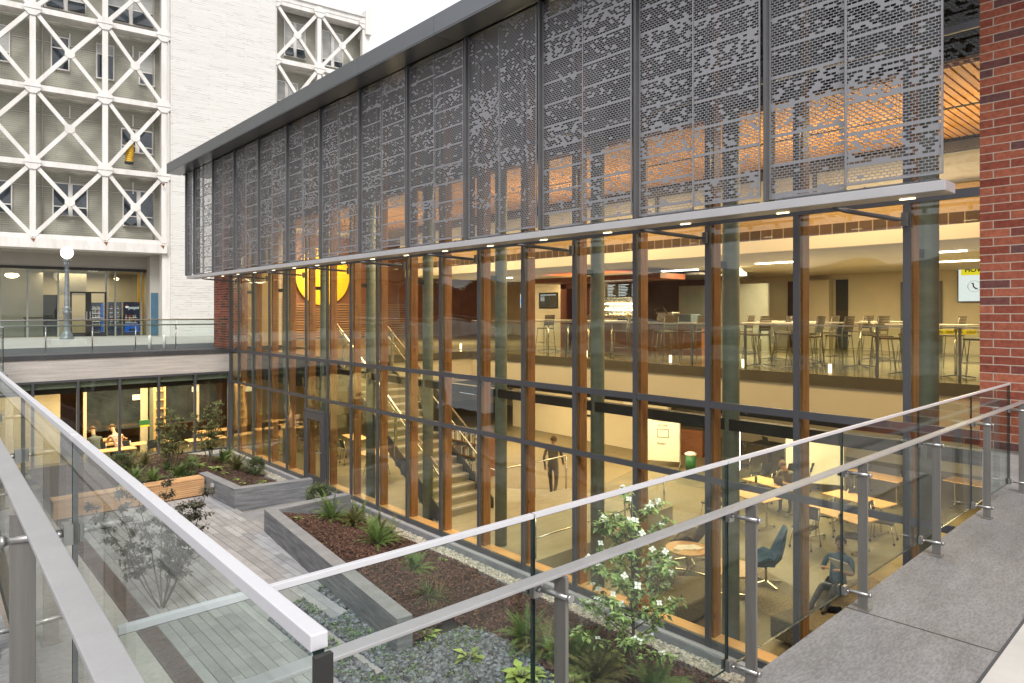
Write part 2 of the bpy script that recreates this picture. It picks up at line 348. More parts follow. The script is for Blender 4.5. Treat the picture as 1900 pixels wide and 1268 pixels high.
def tag(o,label,cat,group=None,kind=None):
    if label: o['label']=label
    if cat: o['category']=cat
    if group: o['group']=group
    if kind: o['kind']=kind
    return o
def thing(name,label,cat,loc=(0,0,0),rz=0,group=None,local=False):
    o=bpy.data.objects.new(name,None); COL.objects.link(o); o.empty_display_size=.2
    o.location=loc; o.rotation_euler=(0,0,rz); tag(o,label,cat,group)
    if not local: OFF[o.name]=tuple(loc)
    return o
def structure(o,label=None,cat=None):
    o['kind']='structure'
    if label: o['label']=label
    if cat: o['category']=cat
    return o
def stuff(o,label,cat): return tag(o,label,cat,kind='stuff')
def dup(root,loc=None,rz=None,label=None,scale=None):
    r=root.copy(); COL.objects.link(r)
    if loc is not None: r.location=loc
    if rz is not None: r.rotation_euler=(0,0,rz)
    if label: r['label']=label
    if scale: r.scale=(scale,)*3
    for ch in list(root.children):
        c=ch.copy(); COL.objects.link(c); c.parent=r
        for g in list(ch.children):
            d=g.copy(); COL.objects.link(d); d.parent=c
    return r
def text(body,size,loc,rot,mat,parent,name='lettering',ext=.002,align='CENTER',bold=0):
    cu=bpy.data.curves.new('letters','FONT'); cu.body=body; cu.size=size; cu.extrude=ext; cu.align_x=align; cu.align_y='CENTER'; cu.offset=bold
    tmp=bpy.data.objects.new('letters',cu); COL.objects.link(tmp)
    me=bpy.data.meshes.new_from_object(tmp.evaluated_get(bpy.context.evaluated_depsgraph_get()))
    bpy.data.objects.remove(tmp); bpy.data.curves.remove(cu)
    me.materials.clear(); me.materials.append(mat); o=bpy.data.objects.new(name,me); COL.objects.link(o)
    r=parent
    while r.parent: r=r.parent
    of=OFF.get(r.name,(0,0,0)); o.parent=parent; o.location=(loc[0]-of[0],loc[1]-of[1],loc[2]-of[2]); o.rotation_euler=rot
    return o
def area(name,loc,sx,sy,power,col=(1,.70,.36),rot=(0,0,0)):
    l=bpy.data.lights.new(name,'AREA'); l.shape='RECTANGLE'; l.size=sx; l.size_y=sy; l.energy=power; l.color=col
    o=bpy.data.objects.new(name,l); COL.objects.link(o); o.location=loc; o.rotation_euler=rot; return o
FACE_Y=(R(90),0,0)          # reads left to right for a viewer looking along +Y
FACE_X=(R(90),0,R(-90))     # for a viewer looking along +X
# ================================================================= GLASS PAVILION
S=1.31
MY=[-S*k for k in range(17)]
B=thing('glass_pavilion','long glass pavilion with timber posts and perforated metal screens above the courtyard','building',(0,-10,-3.95))
Z1,Z2,ZS=0.0,-1.097,-3.471
for k,y in enumerate(MY):
    m=MB(); m.box(-.055,0,y-.038,y+.038,ZS-.1,6.42); m.build('mullion',M['dark'],B)
m=MB(); m.box(-.09,.02,.70,.80,ZS-.1,6.42); m.build('corner_post',M['dark'],B)
for zc,hh in ((Z1,.05),(Z2,.045),(ZS,.05),(2.66,.05),(4.5,.04)):
    m=MB(); m.box(-.050,-.003,-21.68,.70,zc-hh,zc+hh); m.build('transom',M['dark'],B)
ys=[.72]+MY+[-21.68]
def pane(y0,y1,z0,z1,mat,name='glass_pane'):
    m=MB(); m.box(-.035,-.015,min(y0,y1)+.045,max(y0,y1)-.045,z0+.045,z1-.045); return m.build(name,mat,B)
for i in range(len(ys)-1):
    a,b=ys[i],ys[i+1]
    if b==-21.68: b=-21.72
    pane(a,b,Z1,2.66,M['facade_glass']); pane(a,b,Z2,Z1,M['facade_glass'])
    if i==5: pane(a,b,-1.45,Z2,M['facade_glass'])
    else: pane(a,b,ZS,Z2,M['facade_glass'])
    pane(a,b,2.66,4.5,M['upper_glass'],'upper_pane'); pane(a,b,4.5,6.42,M['upper_glass'],'upper_pane')
# door between the fifth and sixth mullion
dy0,dy1=MY[5]+.05,MY[4]-.05
m=MB(); m.box(-.13,-.06,dy0,dy1,-1.47,-1.40); m.box(-.13,-.06,dy0,dy0+.05,ZS-.08,-1.47); m.box(-.13,-.06,dy1-.05,dy1,ZS-.08,-1.47); m.build('door_frame',M['dark'],B)
m=MB()
for a in ((dy0+.055,dy0+.20,-3.5,-1.48),(dy1-.20,dy1-.055,-3.5,-1.48),(dy0+.20,dy1-.20,-1.68,-1.48),(dy0+.20,dy1-.20,-3.5,-3.25)): m.box(-.125,-.075,*a)
door=m.build('door',M['dark'],B)
m=MB(); m.box(-.11,-.09,dy0+.2,dy1-.2,-3.25,-1.68); m.build('door_glass',M['facade_glass'],door)
m=MB(); m.tube([(-.125,dy0+.13,-2.55),(-.19,dy0+.13,-2.55),(-.19,dy0+.29,-2.55)],.014); m.build('door_handle',M['steel'],door)
# sills and kerb
m=MB(); m.box(.02,.26,-21.6,.6,-3.52,-3.425); m.build('timber_sill',M['sillwood'],B)
m=MB(); m.box(-.165,-.058,-21.7,.70,-3.95,-3.545); m.build('concrete_kerb',M['coping'],B)
m=MB(); m.box(-.150,-.056,-21.7,.70,-3.544,-3.525); m.build('sill_flashing',M['lightmetal'],B)
# timber posts and round columns
for k,y in enumerate(MY):
    m=MB()
    for (x0,x1) in ((.06,.118),(.120,.178),(.180,.24)): m.box(x0,x1,y-.046,y+.046,-3.42,6.4)
    m.build('timber_post',M['glulam'],B)
for k in range(0,17,2):
    m=MB(); m.tube([(.52,MY[k]-.05,-3.95),(.52,MY[k]-.05,6.4)],.125,24); m.build('round_column',M['column'],B)
    m=MB()
    m.beam((.24,MY[k],2.05),(.5,MY[k]-.05,2.05),.05,.10); m.tube([(.26,MY[k]+.09,-.28),(.42,MY[k]+.12,-.34),(.48,MY[k]+.10,-.28)],.035); m.build('post_bracket',M['dark2'],B)
# roof, fascia, soffit
m=MB(); m.box(-1.38,18.5,-30,2.9,6.52,6.66); m.build('roof_deck',M['fascia'],B)
yy=-13.58; seams=[3.1]
k=int((3.1-yy)/2.78)
seams+= [yy+2.78*j for j in range(k,-6,-1)]
for a,b in zip(seams,seams[1:]):
    m=MB(); m.box(-1.5,-1.42,b+.006,a-.006,6.45,6.79); m.build('fascia_panel',M['fascia'],B,bevel=.004)
    m=MB(); m.box(-1.495,-1.02,b+.006,a-.006,6.425,6.445); m.box(-.94,-.02,b+.006,a-.006,6.43,6.45); m.build('soffit_panel',M['fascia'],B)
m=MB(); m.box(-1.42,.02,3.0,3.08,6.45,6.79); m.build('fascia_end',M['fascia'],B)
# screens
YS0=-21.61; LS=1.94; NS=12
for i in range(NS+1):
    y0=YS0+LS*i; yend=min(y0+LS,2.52)
    halves=[(y0+.02,y0+LS*.5-.005,-1.0,2.735),(y0+LS*.5+.005,y0+LS-.075,-.955,2.70)] if i<NS else [(y0+.05,y0+.42,-1.0,2.735),(y0+.43,yend,-.955,2.70)]
    for (a,b,x,zb) in halves:
        a_,b_=a,b; m=MB(); m.box(x-.003,x+.003,a_+.018,b_-.018,zb+.025,6.38)
        o=m.build('perforated_screen',M['screen'],B)
        m=MB(); 
        m.box(x-.012,x+.006,a_,a_+.018,zb,6.40); m.box(x-.012,x+.006,b_-.018,b_,zb,6.40); m.box(x-.012,x+.006,a_+.018,b_-.018,zb,zb+.025)
        m.build('screen_frame',M['scrframe'],o)
    m=MB(); m.box(-1.03,-.80,y0+LS-.07,y0+LS-.03,2.68,6.42) if i<NS else m.box(-1.03,-.80,yend,yend+.03,2.68,6.42); m.build('screen_fin',M['fin'],B)
    m=MB(); m.box(-1.01,-.93,halves[1][0] if i==NS else y0+.06,halves[-1][1]-.1,2.665,2.69)
    for t in (.25,.75,1.2,1.65):
        if i<NS: m.tube([(-1.01,y0+t,2.68),(-1.04,y0+t,2.68)],.016,8); m.box(-1.0,-.96,y0+t-.02,y0+t+.02,2.60,2.68)
    m.build('screen_bracket',M['fin'],B)
# light shelf / canopy bar with struts and lamps
m=MB(); m.box(-1.42,-1.10,-21.72,1.05,2.50,2.60); m.build('canopy_bar',M['lightmetal'],B,bevel=.006)
for k in range(0,17,1):
    y=MY[k]
    m=MB(); m.tube([(-1.12,y+.40,2.49),(-.95,y+.34,2.475),(-.2,y+.06,2.42),(-.1,y+.04,2.42)],[.012,.028,.028,.014],10); m.box(-.14,-.088,y-.03,y+.03,2.34,2.50)
    if k%2==0: m.build('canopy_strut',M['fin'],B)
    m=MB(); m.box(-1.16,-1.13,y-.42,y-.28,2.490,2.499); m.build('canopy_lamp',M['lampw'],B)
# brick walls
m=MB(); m.box(-.05,.55,-30,-21.68,-.13,6.43); m.build('brick_wall',M['brick'],B)
m=MB(); m.box(-.03,.55,-30,-21.70,-3.95,-.13); m.build('concrete_wall',M['concrete_board'],B)
m=MB(); m.box(0.0,.6,.82,2.58,0.05,6.43); m.build('brick_pier',M['brick'],B)
m=MB(); m.box(.6,2.5,2.3,2.58,0.05,6.43); m.box(2.3,2.55,2.58,8.2,.05,6.43); m.build('end_wall',M['paintbrick'],B)
# ---------------- inside: floors, ceilings, walls
def bpart(name,mat,*boxes,bevel=0):
    m=MB()
    for b in boxes: m.box(*b)
    return m.build(name,mat,B,bevel)
fl=bpart('lower_floor',M['floorlo'],(.3,18,-30,9,-4.05,-3.95))
m=MB(); m.prism([(1.0,-21.6),(2.2,-21.6),(5.2,-15.2),(6.5,-14.5),(9.0,-14.2),(9.0,-11.2),(6.2,-12.2),(3.6,-15.2)],-3.949,-3.945); m.prism([(6.5,-10.5),(14,-8.5),(14,-3),(5,-3),(3.0,-6.5)],-3.949,-3.945); m.build('pebbled_floor_band',M['floorspeck'],B)
bpart('floor_slab',M['floorhi'],(5.5,18,-30,9,-.10,.04),(2.3,5.5,-5.9,9,-.10,.04),(.45,2.3,-5.9,-.9,-.10,.04))
bpart('slab_edge',M['edge'],(5.44,5.468,-30,-5.9,-.19,.048),(2.22,5.44,-6.09,-6.06,-.19,.048))
bpart('bulkhead',M['cream'],(5.47,5.62,-30,-5.9,-.82,-.104),(2.25,5.47,-6.05,-5.9,-.82,-.104),(.45,2.25,-6.05,-5.9,-.5,-.104))
bpart('lower_ceiling',M['ceil'],(5.62,18,-30,9,-.95,-.82),(.6,5.62,-5.9,9,-.95,-.82))
bpart('ceiling_beam',M['dark2'],(.45,.62,-5.9,.7,-.95,-.12),(5.62,5.9,-30,-5.9,-1.05,-.955),(.4,.55,-30,-5.9,-.42,-.25))
bpart('cafe_ceiling',M['ceil'],(5.66,18,-30,-2,2.68,2.76))
bpart('hall_ceiling',M['ceil'],(2.6,18,-2,8.2,5.2,5.3))
bpart('cream_beam',M['cream'],(5.48,5.64,-30,-2,2.68,2.95))
bpart('tile_band',M['darktile'],(5.50,5.64,-30,-2,2.95,3.17))
bpart('upper_wall',M['brownwall'],(5.52,5.70,-30,-2,3.17,3.72))
bpart('clerestory_sill',M['dark'],(5.48,5.56,-30,-2,3.70,3.76),(5.46,5.60,-30,-2,4.28,4.46))
for j in range(14):
    y=-29.5+2.0*j
    bpart('clerestory_mullion',M['dark'],(5.50,5.56,y,y+.07,3.76,4.28))
    bpart('clerestory_pane',M['blind'],(5.57,5.60,y+.07,y+2.0,3.76,4.28))
m=MB()
random.seed(31)
for (x,y,z) in ((16.98,-6.2,-2.2),(16.98,-12.4,-2.3),(12.18,-5.6,-2.3),(12.18,-7.4,-2.1),(16.98,-14.1,-2.0),(16.98,-9.4,-2.1)):
    m.box(x-.01,x,y-.25,y+.25,z-.18,z+.18)
m.build('notice_sheet',M['paper'],B)
bpart('attic_wall',M['dark2'],(5.52,5.7,-30,-2,4.46,6.5),(1.30,1.42,-30,.5,4.62,6.5))
m=MB()
y=-27.0
while y<.4:
    m.box(1.35,5.46,y,y+.085,4.52,4.545); y+=.115
m.box(1.3,5.46,-27,.4,4.56,4.60)
m.build('slatted_ceiling',M['ceilwood'],B)
bpart('ceiling_gap',M['dark2'],(3.3,3.38,-27,.4,4.512,4.52))
# back walls
bpart('outer_shell',M['creamdark'],(18.0,18.2,-30,8.2,-4.0,6.5),(2.56,18,8.21,8.4,-4.0,6.5),(-.02,.3,.86,9,-.9,-.13))
bpart('corner_wall',M['creamdark'],(.61,2.29,2.05,2.25,.05,6.4))
bpart('back_wall',M['cream'],(16,16.2,-30,-9.6,.04,2.68),(13.5,13.7,-9.5,-4.3,.04,2.68),(13.7,16,-9.6,-9.5,.04,2.68))
bpart('back_wall_lower',M['cream'],(17,17.2,-30,9,-3.95,-.95),(12.2,12.4,-9.2,-4.5,-3.95,-.95))
bpart('end_wall_inside',M['darkwood'],(2.56,17.9,8.0,8.2,.05,5.2))
m=MB()
for j in range(14): m.box(3.0,12,7.93,7.98,.1+j*.125,.17+j*.125)
m.build('slat_wainscot',M['slatwood'],B)
m=MB()
for j in range(30): m.box(2.6,5.0,7.93,7.98,1.9+j*.09,1.95+j*.09)
m.build('slat_wall',M['slatwood'],B)
bpart('end_wall_south',M['cream'],(.55,18,-25.2,-25,-3.95,6.4))
# doorways, dark openings on the back wall of the cafe floor
for (y0,y1,z1,mt) in ((-14.1,-13.7,2.5,'dark2'),(-17.0,-15.8,2.35,'bluegray'),(-12.5,-11.95,2.5,'dark2')):
    bpart('dark_opening',M[mt],(15.93,15.99,y0,y1,.05,z1))
bpart('tall_cabinet',M['cream'],(15.6,15.92,-13.6,-12.6,.05,2.5))
bpart('wall_switch',M['dark2'],(15.97,15.99,-19.15,-19.05,1.15,1.3),(15.97,15.99,-18.95,-18.85,1.15,1.3))
# ceiling strip lamps
for (x,y,l) in ((8.2,-19.0,1.1),(8.6,-15.2,1.3),(9.5,-11.5,1.3),(11.5,-18.5,1.1),(10.5,-6.5,1.4),(8.5,-4.0,1.4)):
    m=MB(); m.box(x-.06,x+.06,y-l/2,y+l/2,2.655,2.678); m.build('ceiling_lamp',M['lamp'],B)
for (x,y,l) in ((6.8,-17.0,1.2),(8.2,-10.4,1.2),(6.9,-12.6,1.2),(7.2,-19.9,1.2),(9.5,-14.5,1.2),(3.2,-2.5,1.2),(7.5,-4,1.2)):
    m=MB(); m.box(x-.07,x+.07,y-l/2,y+l/2,-1.16,-1.08); 
    lamp=m.build('hanging_lamp',M['grey'],B)
    m=MB(); m.box(x-.06,x+.06,y-l/2+.01,y+l/2-.01,-1.168,-1.161); m.build('lamp_tube',M['lamp'],lamp)
    m=MB(); m.tube([(x,y-l/3,-1.08),(x,y-l/3,-.95)],.008,6); m.tube([(x,y+l/3,-1.08),(x,y+l/3,-.95)],.008,6); m.build('lamp_hanger',M['grey'],lamp)
for (u,v0,v1) in ((933,728,793),(1118,749,828),(1369,780,872),(798,706,760)):
    p=hit(u,v0,'x',5.7); q=hit(u,v1,'x',5.7)
    m=MB(); m.box(5.66,5.72,p.y-.045,p.y+.045,q.z,p.z); m.build('wall_lamp',M['lamp'],B)
for u in (1088,1244,1379,1540,1739,855):
    p=hit(u,600,'x',5.8)
    m=MB(); m.box(p.x-.015,p.x+.015,p.y-.03,p.y+.03,.06,.25)
    m.build('floor_lamp_post',M['lampw'],B)
# upper floor glass guardrail (part of the building)
for j in range(11):
    y0=-21.5+j*1.4
    m=MB(); m.box(5.52,5.532,y0+.01,y0+1.39,.09,1.02); m.build('guard_glass',M['wing_glass'],B)
    m=MB(); m.box(5.50,5.55,y0-.02,y0+.02,.05,1.05); m.build('guard_post',M['dark'],B)
m=MB(); m.box(5.49,5.56,-21.6,-6.0,1.05,1.08); m.build('guard_rail',M['steel'],B)

# ---------------- stairs
ST=thing('staircase','broad concrete staircase with glass sides descending towards the courtyard window','staircase',(1.3,-10.9,-3.5))
x0,x1=.55,2.1; NST=20; ybot,ytop=-10.9,-5.95; ztop=.04; zb=-3.5
rise=(ztop-zb)/NST; run=(ytop-ybot)/(NST-1)
m=MB()
for i in range(NST-1):
    m.box(x0,x1,ybot+run*i,ybot+run*(i+1)+.03,zb+rise*i-(.12 if i else 0),zb+rise*(i+1))
m.build('steps',M['stairc'],ST)
m=MB()
for i in range(NST-1): m.box(x0+.02,x1-.02,ybot+run*i-.025,ybot+run*i+.03,zb+rise*(i+1)-.045,zb+rise*(i+1)+.003)
m.build('nosings',M['pale'],ST)
for x in (x0-.035,x1+.01):
    m=MB(); m.plate([(x,ybot-.15,zb-.02),(x,ybot+.2,zb-.02),(x,ytop+.1,ztop-.30),(x,ytop+.1,ztop+.06),(x,ybot-.15,zb+.25)],(1,0,0),.025); m.build('stringer',M['dark'],ST)
    m=MB(); m.plate([(x+.006,ybot,zb+.25),(x+.006,ytop,ztop+.05),(x+.006,ytop,ztop+1.0),(x+.006,ybot,zb+1.18)],(1,0,0),.012); m.build('side_glass',M['wing_glass'],ST)
    m=MB(); m.beam((x+.012,ybot-.1,zb+1.2),(x+.012,ytop,ztop+1.02),.04,.03); m.build('top_rail',M['chrome'],ST)
    xi=x+.09 if x<1 else x-.07
    m=MB(); m.tube([(xi,ybot-.3,zb+.98),(xi,ybot,zb+1.0),(xi,ytop,ztop+.82),(xi,ytop+.3,ztop+.84)],.02,8); m.build('handrail',M['chrome'],ST)
    for t in (.1,.36,.62,.9):
        y=ybot+(ytop-ybot)*t; z=zb+(ztop-zb)*t
        m=MB(); m.box(x-.02,x+.04,y-.025,y+.025,z-.1,z+1.1); m.build('post',M['chrome'],ST)
# entry platform with handrails
PL=thing('entry_platform','low concrete landing platform at the foot of the stairs with metal handrails','platform',(2.5,-12.5,-3.95))
m=MB(); m.box(.32,4.9,-14.3,-10.95,-3.948,-3.5); m.build('slab',M['stairc'],PL)
m=MB(); m.box(3.6,4.9,-14.38,-14.30,-3.948,-3.28); m.build('low_wall',M['stairc'],PL)
def railrun(pts,z,name='handrail',h=.9,mid=None):
    m=MB(); m.tube([(x,y,z+h) for x,y in pts],.022,8)
    m.build(name,M['chrome'],PL)
    for (x,y) in pts[1:-1]+[pts[0],pts[-1]]:
        m=MB(); m.tube([(x,y,z),(x,y,z+h)],.02,8); m.build('rail_post',M['chrome'],PL)
railrun([(.5,-14.2),(1.9,-14.2),(3.3,-14.2),(4.8,-14.2)],-3.5)
railrun([(2.5,-11.0),(3.6,-11.0),(4.8,-11.0)],-3.5)
m=MB(); m.tube([(4.95,-12.0,-3.95),(4.95,-12.0,-2.95),(6.1,-11.0,-2.55),(6.1,-11.0,-3.95)],.024,8); m.build('handrail',M['chrome'],PL)
m=MB(); m.tube([(.5,-14.2,-3.1),(3.4,-14.2,-3.1)],.018,8); m.build('low_rail',M['chrome'],PL)

# ================================================================= WING UNDER THE PLAZA
W=thing('plaza_wing','low glazed study wing under a board marked concrete band at the end of the courtyard','building',(-4,2,-3.95))
YW=.748
def wpart(name,mat,*boxes,bevel=0):
    m=MB()
    for b in boxes: m.box(*b)
    return m.build(name,mat,W,bevel)
wpart('concrete_band',M['concrete_board'],(-14,-.09,YW,YW+.35,-.73,-.085))
wpart('dark_coping',M['curb'],(-14,0.0,YW-.04,YW+.35,-.08,.05))
wpart('head_frame',M['dark'],(-14,-.09,YW-.02,YW+.08,-.80,-.735))
wpart('sill_frame',M['dark'],(-9,-.09,YW-.02,YW+.08,-3.47,-3.41))
wx=[-9.25,-8.1,-6.96,-5.81,-4.66,-3.52,-2.37,-1.23,-.10]
for x in wx: wpart('mullion',M['dark'],(x-.035,x+.035,YW-.03,YW+.09,-3.47,-.80))
for a,b in zip(wx,wx[1:]):
    wpart('glass_pane',M['wing_glass'],(a+.035,b-.035,YW+.02,YW+.035,-3.41,-.80))
    wpart('roller_blind',M['column'],(a+.04,b-.04,YW+.10,YW+.12,-.98,-.80))
wpart('floor',M['floorlo'],(-14,.3,YW+.1,9,-4.05,-3.95))
wpart('ceiling',M['ceil'],(-14,.6,YW+.2,9,-1.0,-.85))
wpart('ceiling_beam',M['dark2'],(-14,0,YW+.6,YW+.9,-1.2,-1.0))
wpart('back_wall',M['darkwood'],(-14,18,8.6,8.8,-3.95,-.9))
wpart('side_wall',M['cream'],(-9.2,-9.0,YW+.1,8.6,-3.95,-1.0))
wpart('outer_wall',M['planterc'],(-14,-.09,YW,YW+.09,-3.95,-3.475))
wpart('partition',M['cream'],(-8.5,-4.55,4.6,4.7,-3.95,-1.05))
wpart('inner_window',M['win_glass'],(-3.75,-2.0,4.62,4.64,-3.0,-1.35),(-1.2,.8,4.62,4.64,-3.0,-1.35))
wpart('inner_window_frame',M['cream'],(-3.85,-3.75,4.6,4.7,-3.95,-1.05),(-2.0,-1.75,4.6,4.7,-3.95,-1.05),(.0,.1,4.58,4.6,-3.0,-1.35),(-1.3,-1.2,4.6,4.7,-3.95,-1.05))
for (x,z) in ((-2.15,-1.85),(-.05,-1.7)): wpart('paper_sign',M['paper'],(x-.13,x+.13,4.56,4.575,z-.1,z+.1))
wpart('concrete_pier',M['column'],(-1.72,-1.32,4.0,4.5,-3.95,-1.05))
# ================================================================= GROUND, PLAZA
def ground(name,mat,*boxes):
    m=MB()
    for b in boxes: m.box(*b)
    return structure(m.build(name,mat))
ground('terrain',M['asphalt'],(-400,-8.45,-400,600,-1.2,-.52-.6),(2.0,400,8.3,600,-1.2,-.9),(-400,400,60,600,-.9,-.5))
ground('plaza_pavement',M['plaza'],(-70,2.2,7.3,60,-.12,0),(2.2,70,8.4,60,-.12,0))
ground('road',M['asphalt'],(-70,2.2,1.11,7.29,-.08,-.004),(-70,-8.9,-3.9,1.11,-.10,-.006))
# ================================================================= WHITE BUILDING (own frame: x along the front, y inwards)
TR=-.13018
TO=(-.61,17.6,0)
TW=thing('white_braced_building','tall off white building with a lattice of crossed white braces over grey green walls','building',TO,TR,local=True)
ct,st_=math.cos(TR),math.sin(TR)
def tl(u,v,n):
    """point of the building's own frame seen at a given place of its plane y=n"""
    d=ray(u,v); ox,oy=CAM[0]-TO[0],CAM[1]-TO[1]
    lx=ct*ox+st_*oy; ly=-st_*ox+ct*oy; dx=ct*d.x+st_*d.y; dy=-st_*d.x+ct*d.y
    t=(n-ly)/dy; return lx+t*dx, CAM[2]+t*d.z
def tp(name,mat,*boxes,parent=None,bevel=0):
    m=MB()
    for b in boxes: m.box(*b)
    return m.build(name,mat,parent or TW,bevel)
LV=[5.2,8.95,12.80,16.75,20.2,24.2]
TN=[-12.6,-9.4,-6.3,-3.15,0,2.81]
tp('recessed_wall',M['olivewall'],(-26,3.1,1.0,1.3,4.9,26),(8.8,15.0,1.0,1.3,8,20.8))
tp('brick_volume',M['paintbrick'],(3.12,8.85,-.35,12,0,26))
tp('pilaster',M['white'],(2.72,3.12,-.12,1.0,0.0,26),(2.98,3.04,-.20,-.12,4.5,26))
tp('belt_beam',M['white'],(-26,2.95,-.35,1.0,4.62,5.12))
def lattice(tn,lv,girders=True):
    for z in lv:
        for a,b in zip(tn,tn[1:]): tp('girder',M['white'],(a+.12,b-.12,-.12,.72,z-.14,z+.14))
    for t in tn:
        tp('lattice_post',M['white'],(t-.13,t+.13,-.16,.22,lv[0],lv[-1]))
    for t in tn:
        for z in lv[1:]:
            r=.37; pts=[(t+r*math.cos(math.pi/8+k*math.pi/4),-.17,z+r*math.sin(math.pi/8+k*math.pi/4)) for k in range(8)]
            m=MB(); m.plate(pts,(0,-1,0),.05); m.box(t-.46,t+.46,-.25,-.22,z-.02,z+.02); m.build('gusset_plate',M['white'],TW)
    for a,b in zip(tn,tn[1:]):
        for z0,z1 in zip(lv,lv[1:]):
            m=MB()
            m.beam((a,-.05,z0),(b,-.05,z1),.20,.20,up=(0,1,0)); m.beam((a,-.047,z1),(b,-.047,z0),.194,.206,up=(0,1,0))
            cx,cz=(a+b)/2,(z0+z1)/2
            m.plate([(cx+.24*math.cos(k*math.pi/4+math.pi/8),-.15,cz+.24*math.sin(k*math.pi/4+math.pi/8)) for k in range(8)],(0,-1,0),.03)
            m.build('cross_brace',M['white'],TW)
lattice(TN,LV)
lattice([8.85,11.6,14.6],[12.8,16.75,20.3])
tp('parapet',M['white'],(8.85,15.0,-.15,1.2,20.42,20.85),(8.85,14.6,-.25,-.15,20.72,20.80))
tp('parapet_pier',M['white'],(14.62,15.05,-.35,1.2,19.6,21.15))
tp('corner_wall',M['white'],(14.75,15.0,-.1,9,0,20.42))
# rust stains where the braces land
for t,z in ((0,5.08),(-3.15,5.08),(2.7,5.05),(2.72,8.5)):
    m=MB(); m.plate([(t-.10,-.352,z),(t+.12,-.352,z),(t+.05,-.352,z-.2),(t,-.352,z-.12)],(0,-1,0),.004); m.build('rust_stain',M['rust'],TW)
# pipes and conduits on the recessed wall
for t in (2.4,-2.75,-5.9):
    m=MB(); m.tube([(t,.9,5.1),(t,.9,24)],.04,6); m.build('down_pipe',M['beige'],TW)
for z in LV[:-1]:
    m=MB(); m.tube([(-14,.97,z+2.75),(2.5,.97,z+2.75)],.018,5)
    for t in (-7.8,-4.7,-1.55,1.4): m.box(t-.03,t+.03,.9,1.0,z+2.75,z+3.4)
    m.build('wall_conduit',M['white'],TW)
# windows of the recessed wall: (left u, top v, right u, bottom v) on the photo -> real rectangles on the wall plane
def window(u0,v0,u1,v1,halves=2,tilt=0,mat='win_glass',split=.72):
    x0,zt=tl(u0,(v0),1.0); x1,_=tl(u1,v0,1.0); _,zb=tl(u0,v1,1.0)
    m=MB(); f=.06
    m.box(x0,x1,.90,1.0,zt-f,zt); m.box(x0,x1,.86,1.0,zb,zb+f); m.box(x0,x0+f,.90,1.0,zb+f,zt-f); m.box(x1-f,x1,.90,1.0,zb+f,zt-f)
    if halves==2: c=(x0+x1)/2; m.box(c-.10,c+.10,.88,1.0,zb+f,zt-f)
    zs=zb+(zt-zb)*(1-split); m.box(x0+f,x1-f,.91,.995,zs-.03,zs+.03)
    w=m.build('window',M['white'],TW)
    spans=[(x0+f,x1-f)] if halves==1 else [(x0+f,(x0+x1)/2-.10),((x0+x1)/2+.10,x1-f)]
    for a,b in spans:
        m=MB(); m.box(a,b,.95,.97,zs+.03,zt-f); m.build('pane',M[mat],w)
        m=MB()
        if tilt: m.plate([(a,.94,zs-.03),(b,.94,zs-.03),(b,.70,zb+f),(a,.70,zb+f)],(0,-.3,-.2),.05)
        else: m.box(a,b,.95,.97,zb+f,zs-.03)
        m.build('pane',M['win_glass'],w)
    return w
for a in ((97,338,163,400,2,1),(227,352,286,420,2,1),(-50,330,23,392,2,1),(224,238,284,282,2),(94,66,129,128,1,0,'win_glass',.35),(178,80,212,146,1,0,'blind',.3),(257,97,287,158,1,0,'blind',.6),
          (197,-45,286,38,2,1,'blind',.65),(82,-68,160,14,2,1,'blind'),(-40,38,19,108,2,0,'blind'),(526,38,566,104,2,1,'blind'),(596,56,636,122,2,0,'blind',.8),(508,148,552,200,2,0,'blind')):
    window(*a)
# ground storey
tp('storefront_wall',M['beige'],(-26,2.7,2.6,2.9,3.85,4.62),(-26,2.98,.98,2.6,4.55,4.619),(2.25,2.72,1.0,2.9,0,4.6))
tp('storefront_head',M['dark2'],(-26,2.25,2.55,2.75,3.70,3.85))
tp('blue_door',M['bluepaint'],(2.29,2.66,.97,.995,0.05,2.45))
gx=[tl(u,560,2.7)[0] for u in (-60,0,51,108,197,214,262,289)]
for x in gx: tp('storefront_mullion',M['grey'],(x-.04,x+.04,2.6,2.8,0,3.7))
for a,b in zip(gx,gx[1:]): tp('storefront_glass',M['wing_glass'],(a+.04,b-.04,2.68,2.70,0.05,3.7))
tp('lobby_floor',M['floorlo'],(-26,2.6,2.8,11,-.03,.012))
tp('lobby_wall',M['beige'],(-26,2.6,8.0,8.2,0,3.8),(2.4,2.6,2.95,8,0,3.8))
tp('lobby_ceiling',M['beige'],(-26,2.6,2.9,8.2,3.8,3.84))
a,_=tl(255,560,5); b,_=tl(283,560,5); tp('lit_wall',M['yellow'],(a,b+.6,5.0,5.1,0.02,3.75))  # yellow colour stands in for the warm light on this wall
a,_=tl(80,560,4.6); b,_=tl(107,560,4.6); tp('lobby_opening',M['dark2'],(a,b,4.6,4.7,0,2.35)); tp('lobby_partition',M['beige'],(-9.5,a,4.6,4.8,0,3.8),(b,b+1.4,4.6,4.8,2.35,3.8))
a,_=tl(130,560,2.6); b,_=tl(197,560,2.6)
dr=tp('entrance_door',M['dark2'],(a,a+.08,2.52,2.6,0,2.5),(b-.08,b,2.52,2.6,0,2.5),(a,b,2.52,2.6,2.42,2.5),((a+b)/2-.14,(a+b)/2+.14,2.52,2.6,0,2.42),(a+.08,b-.08,2.52,2.6,0,.22))
tp('door_handle',M['steel'],((a+b)/2-.10,(a+b)/2-.06,2.44,2.52,.9,1.4),((a+b)/2+.06,(a+b)/2+.10,2.44,2.52,.9,1.4),(a+.1,(a+b)/2-.14,2.46,2.50,1.0,1.05),((a+b)/2+.14,b-.1,2.46,2.50,1.0,1.05),parent=dr)
